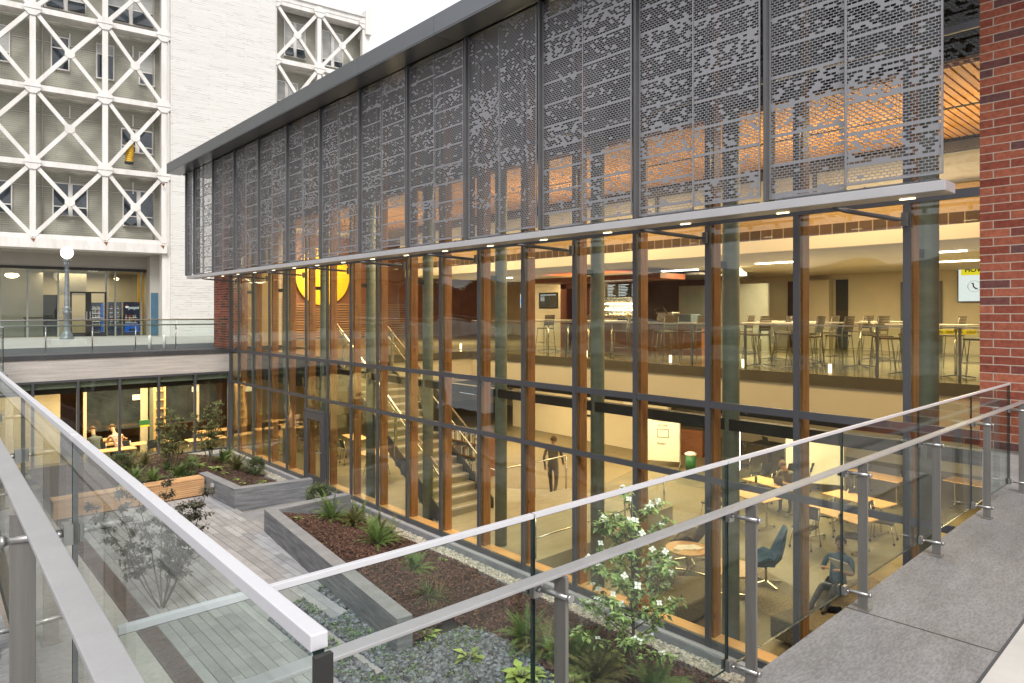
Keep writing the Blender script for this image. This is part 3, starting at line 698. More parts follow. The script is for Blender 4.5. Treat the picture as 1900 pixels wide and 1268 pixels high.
x,z=tl(172.5,501.5,2.6); pl=tp('number_plate',M['paper'],(x-.22,x+.22,2.57,2.60,z-.09,z+.09)); text('1316',.17,(x,2.565,z),FACE_Y,M['ink'],pl)
x,z=tl(22,512,3.4); m=MB(); m.lathe([(.02,.25),(.28,.22),(.33,.1),(.2,0),(.02,-.04)],(x,3.4,z-.1)); m.build('globe_lamp',M['lampw'],TW)
x,z=tl(216,517,3.4); m=MB(); m.lathe([(.02,.15),(.14,.1),(.1,0),(.02,-.02)],(x,3.4,z-.1)); m.build('globe_lamp',M['lampw'],TW)
def tworld(x,y,z=0): return (TO[0]+ct*x-st_*y, TO[1]+st_*x+ct*y, z)
# vending machines (own frames, facing the glass)
def vend(u0,u1,vt,n,label,style):
    x0,zt=tl(u0,vt,n); x1,_=tl(u1,vt,n); w=x1-x0; zt=max(1.7,min(zt,2.1)); loc=tworld((x0+x1)/2,n)
    t=thing('vending_machine',label,'vending machine',(loc[0],loc[1],.012),TR,'vending machines in the lobby',local=True)
    m=MB(); m.box(-w/2,w/2,0,.75,0.02,zt); m.build('cabinet',M['panelnavy'] if style else M['black'],t)
    if style=='can':
        m=MB(); m.box(-w/2+.03,w/2-.03,-.03,0,zt*.62,zt-.03); m.build('sign_panel',M['panelnavy'],t)
        text('pepsi',.27,(.10,-.034,zt*.83),FACE_Y,M['scrw'],t)
        m=MB(); m.tube([(-w/2+.15,-.03,zt*.86),(-w/2+.15,-.04,zt*.86)],.09,14); m.build('round_emblem',M['scrw'],t)
        m=MB(); m.box(-w/2+.07,-w/2+.23,-.046,-.041,zt*.87,zt*.90); m.build('emblem_red_band',M['redpaint'],t)
        m=MB(); m.box(-w/2+.03,w/2-.03,-.02,0,.18,zt*.34); m.build('lower_panel',M['paneblue'],t)
    if style=='bottle':
        m=MB(); m.box(w/2-.12,w/2-.02,-.02,0,.1,zt-.05); m.build('side_stripe',M['paneblue'],t)
        text('pepsi',.20,(-.05,-.03,.18),FACE_Y,M['scrw'],t)
    rows=5 if style!='can' else 3; zb=.55 if style!='can' else zt*.36; zt2=zt-.15 if style!='can' else zt*.60
    m=MB()
    random.seed(int(u0))
    for r in range(rows):
        z=zb+(zt2-zb)*r/rows; m.cur=0; m.box(-w/2+.06,w/2-.14,-.015,-.001,z,z+.02)
        for c in range(6):
            x=-w/2+.08+c*(w-.24)/6; m.cur=random.choice((1,1,2,3)); m.box(x,x+.055,-.03,-.002,z+.03,z+.03+random.uniform(.10,.16))
    m.build('product_shelves',[M['scrw'],M['paper'],M['redpaint'],M['maple']],t)
    m=MB(); m.box(-w/2+.12,w/2-.2,-.03,0,.12,.28) if style!='can' else m.box(-.15,.15,-.035,-.021,.22,.36); m.build('dispensing_tray',M['black'],t)
    return t
vend(168,192,562,3.3,'dark blue bottle vending machine behind the entrance door, left of the snack machine','bottle')
vend(201,214,561,3.8,'black snack vending machine with lit shelves, left half','snack')
vend(215,226,561,3.8,'narrow black snack vending machine beside the drinks machine','snack')
vend(230,259,561,3.8,'blue can vending machine with white lettering at the right','can')
# bistro table behind the left glass
x,_=tl(64,590,3.6); loc=tworld(x,3.6)
t=thing('bar_table','black bar table behind the lobby glass left of the street lamp','table',(loc[0],loc[1],.012),TR,local=True)
m=MB(); m.box(-.5,.5,-.25,.25,1.0,1.06); m.build('table_top',M['black'],t)
for a in (-.42,.42):
    m=MB(); m.box(a-.02,a+.02,-.2,-.16,0,1.0); m.box(a-.02,a+.02,.16,.2,0,1.0); m.box(a-.015,a+.015,-.16,.16,.3,.33); m.build('leg',M['black'],t)
# yellow duct hose hanging from a window
x,z=tl(241,269,.6); x2,z2=tl(239,303,.3)
m=MB(); pts=[]; rs=[]
for i in range(33):
    t_=i/32; pts.append((x+(x2-x)*t_,.75-.55*min(1,t_*3),z+(z2-z)*t_+.0)); rs.append(.19+.025*math.sin(i*1.9))
wpts=[tworld(p[0],p[1],p[2]) for p in pts]; m.tube(wpts,rs,14)
hd=thing('duct_hose','yellow ribbed ventilation hose hanging out of an upper window of the braced building','hose',tuple(wpts[-1]))
m.build('hose',M['yellowduct'],hd)
m=MB(); q=Vector(wpts[-1]); m.tube([q+Vector((0,0,.05)),q-Vector((0,0,.06))],.215,14); m.build('hose_ring',M['black'],hd)
# ================================================================= STREET LAMP, BOLLARDS, PLAZA RAILING
lp=Vector((-3.62,9.3,0))
SL=thing('street_lamp','ornate grey street lamp with a lit white globe on a concrete block','street lamp',tuple(lp))
m=MB(); m.box(lp.x-.62,lp.x+.62,lp.y-.5,lp.y+.5,0,.24); m.box(lp.x-.72,lp.x+.72,lp.y-.6,lp.y+.6,0,.03); m.build('base_block',M['pale'],SL)
sc=1.0
prof=[(.20,.24),(.20,.30),(.15,.34),(.17,.42),(.12,.50),(.10,.60),(.095,1.25),(.12,1.30),(.13,1.38),(.09,1.42),(.13,1.50),(.09,1.56),(.075,1.62),(.06,2.9),(.055,3.02),(.075,3.08),(.05,3.14),(.07,3.3),(.09,3.42),(.12,3.47),(.13,3.52)]
prof=[(r*1.3,z) for r,z in prof]
m=MB(); m.lathe(prof,(lp.x,lp.y,0),16)
for k in range(8):
    a=k*math.pi/4; m.tube([(lp.x+.115*math.cos(a),lp.y+.115*math.sin(a),.42),(lp.x+.10*math.cos(a),lp.y+.10*math.sin(a),1.3)],.018,6); m.tube([(lp.x+.19*math.cos(a),lp.y+.19*math.sin(a),.25),(lp.x+.12*math.cos(a),lp.y+.12*math.sin(a),.48)],.03,6)
    m.tube([(lp.x+.06*math.cos(a),lp.y+.06*math.sin(a),3.1),(lp.x+.11*math.cos(a+.5),lp.y+.11*math.sin(a+.5),3.46)],.02,6)
m.build('post',M['patina'],SL)
m=MB(); n=12; pr=[(max(.02,.23*math.sin(math.pi*i/n)),3.56+.25-.25*math.cos(math.pi*i/n)) for i in range(n+1)]; m.lathe(pr,(lp.x,lp.y,0),24); m.build('globe',M['globe'],SL)
for i,(x,y) in enumerate(((-2.07,3.05),(-1.60,3.0))):
    m=MB(); m.lathe([(.055,0),(.055,.44),(.05,.5),(.01,.52)],(x,y,0),14); tag(m.build('bollard',M['paper']),('short white bollard behind the plaza railing, the left of the two','short white bollard behind the plaza railing, nearer the brick pier')[i],'bollard','white bollards')
PR=thing('plaza_railing','glass railing with two thin steel bars along the plaza edge above the concrete band','railing',(-4,YW,.05))
for z in (1.10,.93):
    m=MB(); m.tube([(-14,YW+.05+(z<1)*.08,z),(-.15,YW+.05+(z<1)*.08,z)],.021,8); m.build('bar',M['steel'],PR)
for k in range(7):
    x=-1.81-1.22*k
    m=MB(); m.tube([(x,YW+.14,.05),(x,YW+.14,.93)],.02,8); m.box(x-.03,x+.03,YW+.1,YW+.17,.05,.10); m.tube([(x,YW+.14,.80),(x,YW+.05,.80)],.02,6); m.tube([(x,YW+.14,.14),(x,YW+.05,.14)],.02,6); m.build('post',M['steel'],PR)
for k in range(8):
    x1=-1.81-1.22*(k-1) if k else -.15
    x0=-1.81-1.22*k
    m=MB(); m.box(x0+.02,x1-.02,YW+.045,YW+.057,.10,1.08); m.build('glass_panel',M['rail_glass'],PR)

# low brick building and trees west of the plaza (seen only as reflections in the window wall)
WB=thing('brick_building','long low brick building far to the left, mirrored in the window wall','building',(-75,40,-1))
m=MB(); m.box(-82,-70,-60,160,-1,6.5); m.build('wall',M['brick'],WB)
m=MB(); m.box(-82.3,-69.7,-60.3,160.3,6.5,7.0); m.build('roof',M['fascia'],WB)
for j in range(22):
    y=-55+j*10
    m=MB(); m.box(-70.05,-69.95,y,y+3,1.2,4.6); m.build('window',M['win_glass'],WB)
# ================================================================= COURTYARD
ground('courtyard_floor',M['concrete'],(-8.5,-2.45,-21.93,.70,-3.9,-3.625),(-2.449,-.10,-8.8,-6.75,-3.9,-3.625),(-2.449,-.10,-21.93,-8.81,-3.9,-3.75),(-2.449,-.10,-6.74,.70,-3.9,-3.75))
ground('entry_paving',M['coping'],(-2.6,-.17,-8.63,-6.95,-3.624,-3.60))
ground('side_path',M['concrete_board'],(-8.4,-6.04,-21.9,.70,-3.624,-3.598))
random.seed(11)
m=MB()
cols=[]
x=-5.74
while x<-4.5: cols.append((x,x+.152,-21.9)); x+=.152
cols[-1]=(cols[-1][0],-4.372,-21.9)
cols+=[(-4.372,-4.22,-13.0),(-4.22,-4.075,-13.0),(-4.075,-3.93,-13.02),(-3.93,-3.80,-15.7),(-3.80,-3.60,-12.67),(-3.60,-3.43,-13.69),(-3.43,-3.25,-13.69),(-3.25,-3.10,-12.45),(-3.10,-2.95,-12.43),(-2.95,-2.78,-12.0),(-2.78,-2.62,-11.6),(-2.62,-2.46,-8.7)]
for (a,b,ye) in cols:
    y=-4.62
    first=True
    while y>ye+.01:
        l=random.choice((.45,.6,.9,.9,1.2)) if not first else random.uniform(.3,1.1)
        first=False; y1=max(ye,y-l)
        if y1-ye<.25: y1=ye
        dz=random.uniform(-.002,.002)
        m.box(a+.0055,b-.0055,y1+.005,y-.005,-3.65,-3.600+dz); y=y1
structure(m.build('paving',M['paver'],bevel=.003))
ground('paving_base',M['curb'],(-5.74,-2.62,-13.0,-4.64,-3.7,-3.619),(-5.74,-4.372,-21.9,-13.0,-3.7,-3.619))
GR=thing('floor_grate','long rust coloured slotted drain grate set along the paving below the left railing','drain grate',(-5.95,-12,-3.65))
m=MB(); m.box(-6.03,-6.0,-21.8,-4.7,-3.64,-3.585); m.box(-5.78,-5.75,-21.8,-4.7,-3.64,-3.585)
m.build('frame',M['gratem'],GR)
m=MB(); y=-21.8
while y<-4.7: m.box(-6.0,-5.78,y,y+.032,-3.62,-3.588); y+=.062
m.build('slats',M['gratem'],GR)
# planters
def wallpath(name,label,pts,w,z0,z1,mat='planterc',loc=None):
    """a low wall following pts (outer edge), thickness w to the left of the direction of travel"""
    P=thing(name,label,'planter',(pts[0][0],pts[0][1],z0))
    P2=[Vector((p[0],p[1],0)) for p in pts]; n=len(P2); inn=[]
    for i in range(n):
        d0=(P2[i]-P2[i-1]).normalized() if i else (P2[1]-P2[0]).normalized(); d1=(P2[i+1]-P2[i]).normalized() if i<n-1 else d0
        n0=Vector((-d0.y,d0.x,0)); n1=Vector((-d1.y,d1.x,0)); bis=(n0+n1).normalized(); inn.append(P2[i]+bis*w/max(.3,bis.dot(n0)))
    poly=[(p.x,p.y) for p in P2]+[(p.x,p.y) for p in reversed(inn)]
    m=MB(); m.prism(poly,z0,z1-.004); m.build('wall',M['planterc'],P)
    m=MB(); m.prism(poly,z1-.0039,z1); m.build('coping',M['coping'],P)
    return P
P1=wallpath('planter','L shaped grey concrete planter wall beside the timber bench',[(-2.62,-4.05),(-2.52,-6.48),(-.60,-6.84)],.24,-3.80,-3.10)
m=MB(); m.box(-2.66,-2.60,-5.25,-5.13,-3.26,-3.18); m.build('wall_light',M['lightmetal'],P1)
P2=wallpath('planter','long pointed grey concrete planter wall holding back red brown mulch and ferns',[(-.60,-8.62),(-2.66,-8.68),(-3.42,-15.35)],.25,-3.80,-3.10)
# bench
BN=thing('timber_bench','long cedar bench with horizontal boards built against the far planter','bench',(-4.3,-4.4,-3.6))
for j in range(8):
    z=-3.58+j*.052
    m=MB(); m.box(-6.05,-3.76,-4.60,-4.56,z,z+.044); m.box(-3.755,-2.64,-4.60,-4.56,z,z+.044); m.build('front_board',M['bench'],BN)
m=MB(); m.box(-6.06,-3.762,-4.60,-4.16,-3.162,-3.125); m.box(-3.755,-2.64,-4.60,-4.16,-3.162,-3.125); m.build('seat',M['bench'],BN,bevel=.005)
m=MB(); m.box(-6.0,-2.64,-4.54,-4.2,-3.6,-3.165); m.build('base',M['dark2'],BN)
# soil beds
def k(y): return 1
def hz(x,y,z):
    z=-3.21-.41*max(0,min(1,(x+2.3)/1.75))
    if y<-14.6: k_=min(1,(-14.6-y)/.8); z=z*(1-k_)+(-3.60)*k_
    return z+.02*k(y)+.03*(math.sin(x*3.1+y*1.7)+math.sin(x*1.3-y*2.9+1))*.5
def bed(name,label,poly,z,mat,cat,step=.12,amp=.035,slope=None):
    xs=[p[0] for p in poly]; ys=[p[1] for p in poly]
    m=MB(); m.prism(poly,-3.76,-3.70)
    def inside(x,y):
        c=False; j=len(poly)-1
        for i in range(len(poly)):
            xi,yi=poly[i]; xj,yj=poly[j]
            if (yi>y)!=(yj>y) and x<(xj-xi)*(y-yi)/(yj-yi)+xi: c=not c
            j=i
        return c
    nx=int((max(xs)-min(xs))/step)+2; ny=int((max(ys)-min(ys))/step)+2
    idx={}
    for i in range(nx):
        for j in range(ny):
            x=min(xs)+i*step; y=min(ys)+j*step
            if inside(x,y):
                h=hz(x,y,z)
                idx[(i,j)]=len(m.v); m.v.append((x,y,h))
    for (i,j) in list(idx):
        if all(k in idx for k in ((i+1,j),(i,j+1),(i+1,j+1))):
            m.f.append((idx[(i,j)],idx[(i+1,j)],idx[(i+1,j+1)],idx[(i,j+1)])); m.m.append(0)
    m.inside=inside; m.amp=amp
    return stuff(m.build(name,mat),label,cat),inside
mp1=[(-6.05,-4.15),(-2.45,-4.15),(-2.3,-6.3),(-.57,-6.55),(-.57,.05),(-6.05,.05)]
mp2=[(-2.45,-8.9),(-.57,-8.9),(-.57,-21.9),(-3.2,-21.9),(-2.7,-19.5),(-2.4,-17.8),(-2.0,-16.6),(-2.05,-15.7),(-2.35,-15.15),(-3.15,-15.35)]
_,in1=bed('mulch_bed','red brown bark mulch in the far planter',mp1,-3.24,M['mulch'],'mulch')
_,in2=bed('mulch_bed','red brown bark mulch in the long bed beside the window wall',mp2,-3.26,M['mulch'],'mulch')
random.seed(3)
def chips(poly_in,bx,z,n,name,label):
    m=MB()
    for _ in range(n):
        x=random.uniform(bx[0],bx[1]); y=random.uniform(bx[2],bx[3])
        if not poly_in(x,y): continue
        a=random.uniform(0,math.pi); l=random.uniform(.010,.035); w=random.uniform(.005,.012); t=random.uniform(-.5,.5)
        d=Vector((math.cos(a)*l,math.sin(a)*l,t*l)); q=Vector((-math.sin(a)*w,math.cos(a)*w,random.uniform(-.4,.6)*w)); p=Vector((x,y,hz(x,y,z)+.008))
        m.add([p-d-q,p+d-q,p+d+q,p-d+q],[(0,1,2,3)])
    stuff(m.build(name,M['chip']),label,'mulch')
chips(in1,(-6,-.57,-6.6,0),-3.24,9000,'bark_chips','loose bark chips lying on the far bed')
chips(in2,(-3.2,-.57,-21.9,-8.9),-3.26,42000,'bark_chips','loose bark chips lying on the long bed')
# pebbles and gravel
ICO=[]
_t=(1+5**.5)/2
for a,b in ((-1,_t),(1,_t),(-1,-_t),(1,-_t)): ICO.append((a,b,0))
for a,b in ((-1,_t),(1,_t),(-1,-_t),(1,-_t)): ICO.append((0,a,b))
for a,b in ((_t,-1),(_t,1),(-_t,-1),(-_t,1)): ICO.append((a,0,b))
ICF=[(0,11,5),(0,5,1),(0,1,7),(0,7,10),(0,10,11),(1,5,9),(5,11,4),(11,10,2),(10,7,6),(7,1,8),(3,9,4),(3,4,2),(3,2,6),(3,6,8),(3,8,9),(4,9,5),(2,4,11),(6,2,10),(8,6,7),(9,8,1)]
def stones(fin,bx,zf,n,r0,r1,name,mat,label,cat,flat=.6):
    m=MB()
    for _ in range(n):
        x=random.uniform(bx[0],bx[1]); y=random.uniform(bx[2],bx[3])
        if not fin(x,y): continue
        r=random.uniform(r0,r1)/1.9; a=random.uniform(0,6.28); ca,sa=math.cos(a),math.sin(a); e=random.uniform(.6,1)
        z=zf(x,y)+random.uniform(-.2,.9)*r
        tx,ty=random.uniform(-.35,.35),random.uniform(-.35,.35)
        vs=[]
        for (px,py,pz) in ICO:
            px*=r; py*=r*e; pz*=r*flat; vs.append((x+ca*px-sa*py,y+sa*px+ca*py,z+pz+px*tx+py*ty))
        m.add(vs,ICF,True)
    return stuff(m.build(name,mat),label,cat)
def fpeb(x,y):
    if in2(x,y) : return False
    if y<-15.7: return -4.36<x<-2.0
    lim=[(-4.36,-3.94,-13.03),(-3.79,-3.61,-12.7),(-3.24,-2.9,-12.48)]
    xw=-2.66-(-8.68-y)*.1139-.01
    if y<-15.36: return -3.79<x<-2.0 or -4.36<x<-3.94
    if y<-13.72 and -3.79<x<xw: return True
    for a,b,yy in lim:
        if a<x<b and y<yy: return x<xw
    return False
m=MB(); m.box(-4.37,-2.0,-21.92,-12.45,-3.64,-3.612); structure(m.build('pebble_bed_base',M['soil']))
stones(fpeb,(-4.36,-2.0,-21.9,-12.4),lambda x,y:-3.60,30000,.028,.055,'dark_pebbles',M['pebble'],'dark blue grey pebbles filling the bed between the paving strips','pebbles')
m=MB(); m.box(-.56,-.17,-6.62,.05,-3.76,-3.68); m.box(-.56,-.17,-21.9,-8.64,-3.76,-3.68); structure(m.build('gravel_base',M['soil']))
stones(lambda x,y: y>-6.6 or y<-8.9,(-.56,-.18,-21.9,0.0),lambda x,y:-3.67,13000,.022,.045,'pale_gravel',M['gravel'],'pale gravel strip along the foot of the window wall','gravel')
m=MB(); m.box(-.57,-.56,-21.9,-8.9,-3.70,-3.585); m.box(-.57,-.56,-6.5,.05,-3.70,-3.585); tag(m.build('metal_edging',M['lightmetal']),'thin metal edging between the mulch and the pale gravel','edging')
ground('wing_kerb',M['coping'],(-8.4,-.31,.06,.70,-3.62,-3.46))
# ---------------- plants
def rv(a,b): return random.uniform(a,b)
def fern(m,c,n=26,L0=.55,droop=.45,leafw=.078,up=1.0):
    for i in range(n):
        a=rv(0,6.283); el=rv(.35,up*1.4); L_=L0*rv(.65,1.1)
        p=Vector(c); d=Vector((math.cos(a)*math.cos(el),math.sin(a)*math.cos(el),math.sin(el)))
        k=18; pts=[p.copy()]
        for s in range(k):
            d=(d-Vector((0,0,droop*.19*(s/k+.2)))+Vector((rv(-.03,.03),rv(-.03,.03),0))).normalized(); p=p+d*L_/k; pts.append(p.copy())
        m.tube(pts[::4]+[pts[-1]],.003,3,cap=False)
        for s in range(1,k+1):
            q=pts[s]; dd=(pts[s]-pts[s-1]).normalized(); side=dd.cross(Vector((0,0,1))); side=side.normalized() if side.length>.01 else Vector((1,0,0))
            w=leafw*math.sin(math.pi*min(.97,(s/k)*.85+.12))*rv(.8,1.2)
            for h in (0,1):
                qq=q-dd*(L_/k)*.5*h
                for sg in (-1,1):
                    tip=qq+side*sg*w+dd*w*.45+Vector((0,0,-.12*w)); bw=dd*L_/k*.17
                    m.add([qq-bw,qq+bw,tip],[(0,1,2)] if sg>0 else [(0,2,1)])
def broad(m,c,n=16,l=.22,w=.10,el0=.2,el1=.9):
    for i in range(n):
        a=rv(0,6.283); el=rv(el0,el1); d=Vector((math.cos(a)*math.cos(el),math.sin(a)*math.cos(el),math.sin(el)))
        ll=l*rv(.6,1.1); b=Vector(c)+Vector((math.cos(a),math.sin(a),0))*.02
        m.leaf(b,d,(0,0,1),ll*.6,w*rv(.7,1.1),.2); 
        m.leaf(b+d*ll*.3,(d+Vector((0,0,-.5))).normalized(),(0,0,1),ll*.8,w*rv(.8,1.2),.15)
def bushy(m,c,rx,rz,n,l=.05,w=.028):
    for i in range(n):
        a=rv(0,6.283); t=rv(-1,1); r=rv(.12,1)**.5; s=math.sqrt(1-t*t)*(1+.25*math.sin(3*a+c[0]*9))
        p=Vector((c[0]+rx*r*s*math.cos(a),c[1]+rx*r*s*math.sin(a),c[2]+rz*(1+t*r)))
        d=Vector((s*math.cos(a)+rv(-.6,.6),s*math.sin(a)+rv(-.6,.6),t+rv(-.2,.8)))
        m.leaf(p,d,(rv(-.3,.3),rv(-.3,.3),1),l*rv(.7,1.3),w*rv(.8,1.2))
def grassy(m,c,n=70,L0=.5):
    for i in range(n):
        a=rv(0,6.283); el=rv(.7,1.45); L_=L0*rv(.5,1.1); p=Vector(c); d=Vector((math.cos(a)*math.cos(el),math.sin(a)*math.cos(el),math.sin(el)))
        side=Vector((-math.sin(a),math.cos(a),0))*.005; prev=p; k=6
        for s in range(k):
            d=(d-Vector((0,0,.26))).normalized(); q=prev+d*L_/k; w=side*(1-s/k)
            m.add([prev-w,prev+w,q+w*.8,q-w*.8],[(0,1,2,3)]); prev=q
def plant(name,label,cat,kind,x,y,z,seed,group,**kw):
    random.seed(seed); t=thing(name,label,cat,(x,y,z),group=group); m=MB()
    c=(x,y,z)
    if kind=='fern': fern(m,c,**kw); mt=M['fern']
    elif kind=='bfern': fern(m,c,**kw); mt=M['fern2']
    elif kind=='broad': broad(m,c,**kw); mt=M['lime']
    elif kind=='bush': bushy(m,c,**kw); mt=M['shrub']
    elif kind=='grass': grassy(m,c,**kw); mt=[M['grass']][0]
    elif kind=='dry': grassy(m,c,**kw); mt=M['drygrass']
    m.build('foliage',mt,t)
    m=MB()
    for i in range(7):
        a=i*.9; m.tube([(x+.01*math.cos(a),y+.01*math.sin(a),z-.05),(x+.05*math.cos(a),y+.05*math.sin(a),z+.10)],.006,4)
    m.build('stem',M['bark'],t)
    return t
G1='plants in the far planter'; G2='plants in the long planter'
def at(u,v,z): p=hit(u,v,'z',z); return p.x,p.y
def put(name,label,cat,kind,u,v,z,seed,group,**kw):
    x,y=at(u,v,z)
    if z>-3.4:
        for _ in range(3): z=hz(x,y,z); x,y=at(u,v,z)
        if x>-.62: x=-.62
    return plant(name,label,cat,kind,x,y,z-.01,seed,group,**kw)
zA,zB=-3.23,-3.25
put('fern','fern at the front left of the far bed above the bench end','fern','fern',250,893,zA,1,G1,n=30,L0=.50)
put('fern','bright fern just behind the seat of the timber bench','fern','fern',285,893,zA,2,G1,n=34,L0=.46)
put('fern','fern immediately right of the slender tree above the bench','fern','fern',310,872,zA,3,G1,n=26,L0=.5)
put('fern','dark fern nearest the study wing on the left of the far bed','fern','bfern',238,868,zA,4,G1,n=26,L0=.6)
put('fern','bronze fern right of the young tree in the far bed','fern','bfern',440,872,zA,5,G1,n=44,L0=.62)
put('fern','tall green fern between the second young tree and the window wall','fern','fern',412,858,zA,6,G1,n=30,L0=.58)
put('shrub','round olive shrub at the right corner of the far bed','shrub','bush',474,880,zA,7,G1,rx=.32,rz=.26,n=2200)
put('shrub','small dark shrub behind the corner of the concrete planter wall','shrub','bush',352,882,zA,8,G1,rx=.24,rz=.18,n=1000)
put('leafy_plant','pale broad leaved plant in the middle of the far bed','plant','broad',368,866,zA,9,G1,n=22,l=.25,w=.12)
put('leafy_plant','lime green plant in the far bed nearest the bench left end','plant','broad',238,899,zA,10,G1,n=18,l=.3,w=.1)
for i,(u,v) in enumerate(((415,878),(435,890),(450,897),(478,897),(486,893))):
    put('ground_cover_plant',('lime ground cover clump behind the inner corner of the L shaped planter','lime ground cover clump second from the planter corner','lime ground cover clump in front of the round olive shrub','lime ground cover clump right below the round olive shrub','lime ground cover clump at the right end of the row')[i],'plant','broad',u,v,zA,20+i,G1,n=26,l=.13,w=.07,el0=.0,el1=.6)
put('shrub','pale leaved round shrub at the tip of the long planter by the glass door','shrub','bush',592,942,zB,30,G2,rx=.36,rz=.30,n=2600)
put('fern','large spreading fern beside the shrub at the tip of the long planter','fern','fern',616,964,zB,31,G2,n=44,L0=.72)
put('fern','dark bronze fern third from the tip of the long planter','fern','bfern',655,975,zB,32,G2,n=34,L0=.66)
put('fern','wide fern in the middle of the long planter','fern','fern',700,1010,zB,33,G2,n=54,L0=.62)
put('fern','upright bronze fern close to the gravel in the middle of the long planter','fern','bfern',722,1000,zB,34,G2,n=26,L0=.56)
put('fern','small dark fern behind the thin white top rail of the right railing','fern','fern',768,1058,zB,35,G2,n=34,L0=.42)
put('grass_tuft','arching green sedge tuft in the bare mulch','grass','grass',795,1112,zB,36,G2,n=110,L0=.55)
put('grass_tuft','dry straw coloured grass tuft beside the green sedge','grass','dry',812,1116,zB,37,G2,n=45,L0=.55)
put('fern','bright green fern just left of the nearest railing post','fern','fern',975,1190,zB,38,G2,n=40,L0=.60)
put('fern','bronze green fern behind the nearest railing post','fern','bfern',1015,1205,zB,39,G2,n=40,L0=.62)
put('fern','dark fern left of the flowering tree trunk','fern','fern',1075,1240,zB,40,G2,n=46,L0=.66)
put('fern','fern low at the foot of the flowering tree','fern','bfern',1110,1262,zB,41,G2,n=50,L0=.7)
put('fern','fern right of the flowering tree trunk at the bottom edge','fern','fern',1215,1290,zB,42,G2,n=40,L0=.6)
put('leafy_plant','broad leaved green plant at the bottom edge beside the pebbles','plant','broad',968,1258,zB,43,G2,n=40,l=.30,w=.16)
put('leafy_plant','broad leaved plant right of the nearest railing post at the bottom edge','plant','broad',1062,1270,zB,44,G2,n=36,l=.28,w=.15)
put('leafy_plant','lime green hosta alone on the dark pebbles','plant','broad',795,1180,-3.58,45,G2,n=22,l=.26,w=.10)
put('leafy_plant','yellowing hosta with pale leaves on the dark pebbles','plant','broad',872,1222,-3.58,46,G2,n=18,l=.26,w=.09)
put('leafy_plant','small seedling clump near the gravel strip, left','plant','broad',822,1040,zB,47,G2,n=12,l=.11,w=.06)
put('fern','fern between the two young trees of the far bed','fern','fern',356,866,zA,61,G1,n=34,L0=.48)
put('fern','low fern in front of the left young tree above the bench','fern','fern',330,884,zA,62,G1,n=36,L0=.42)
put('fern','fern at the back of the far bed below the wing glass','fern','bfern',268,862,zA,63,G1,n=34,L0=.5)
put('fern','fern at the back of the far bed right of the right young tree','fern','fern',425,852,zA,64,G1,n=34,L0=.5)
put('shrub','low shrub at the left edge of the far bed near the wing','shrub','bush',222,872,zA,65,G1,rx=.30,rz=.24,n=1500)
put('leafy_plant','broad leaved plant below the right young tree','plant','broad',398,872,zA,66,G1,n=30,l=.24,w=.11)
put('fern','short fern hugging the gravel between the large ferns of the long planter','fern','fern',668,962,zB,67,G2,n=36,L0=.46)
put('fern','fern filling the gap behind the wide fern of the long planter','fern','bfern',700,985,zB,68,G2,n=36,L0=.5)
put('fern','fern beside the dogwood behind the glass, second from the nearest post','fern','fern',1045,1226,zB,69,G2,n=40,L0=.5)
put('shrub','small shrub under the dogwood crown to the left','shrub','bush',1090,1215,zB,70,G2,rx=.22,rz=.16,n=500)
put('leafy_plant','low leafy plant under the dogwood crown to the right','plant','broad',1140,1225,zB,71,G2,n=34,l=.22,w=.12)
put('leafy_plant','small seedling clump on the mulch near the planter tip','plant','broad',556,963,zB,48,G2,n=14,l=.13,w=.07)
bpy.data.objects['leafy_plant'].name='leafy_plant'
# ground cover over the pebbles
random.seed(5); m=MB()
blobs=[]
for _ in range(150):
    x=rv(-4.35,-2.0); y=rv(-21.5,-12.5); blobs.append((x,y,rv(.08,.30)))
blobs+=[(-4.15,-13.3,.35),(-4.1,-13.9,.3),(-3.72,-13.2,.3),(-3.7,-13.9,.32),(-3.7,-14.6,.3),(-3.65,-15.2,.28),(-3.12,-12.7,.25),(-3.3,-13.9,.2),(-3.4,-14.7,.25),(-4.1,-14.6,.3)]
for (x,y,r) in blobs:
    for i in range(int(560*r*r)+8):
        a=rv(0,6.283); q=r*rv(0,1)**.5; px,py=x+q*math.cos(a),y+q*math.sin(a)
        if not fpeb(px,py): continue
        d=Vector((rv(-1,1),rv(-1,1),rv(.1,.9)))
        m.leaf((px,py,-3.575+rv(0,.035)),d,(0,0,1),rv(.025,.05),rv(.02,.038),.1)
stuff(m.build('ground_cover',M['groundleaf']),'low green ground cover creeping through the dark pebbles','ground cover')
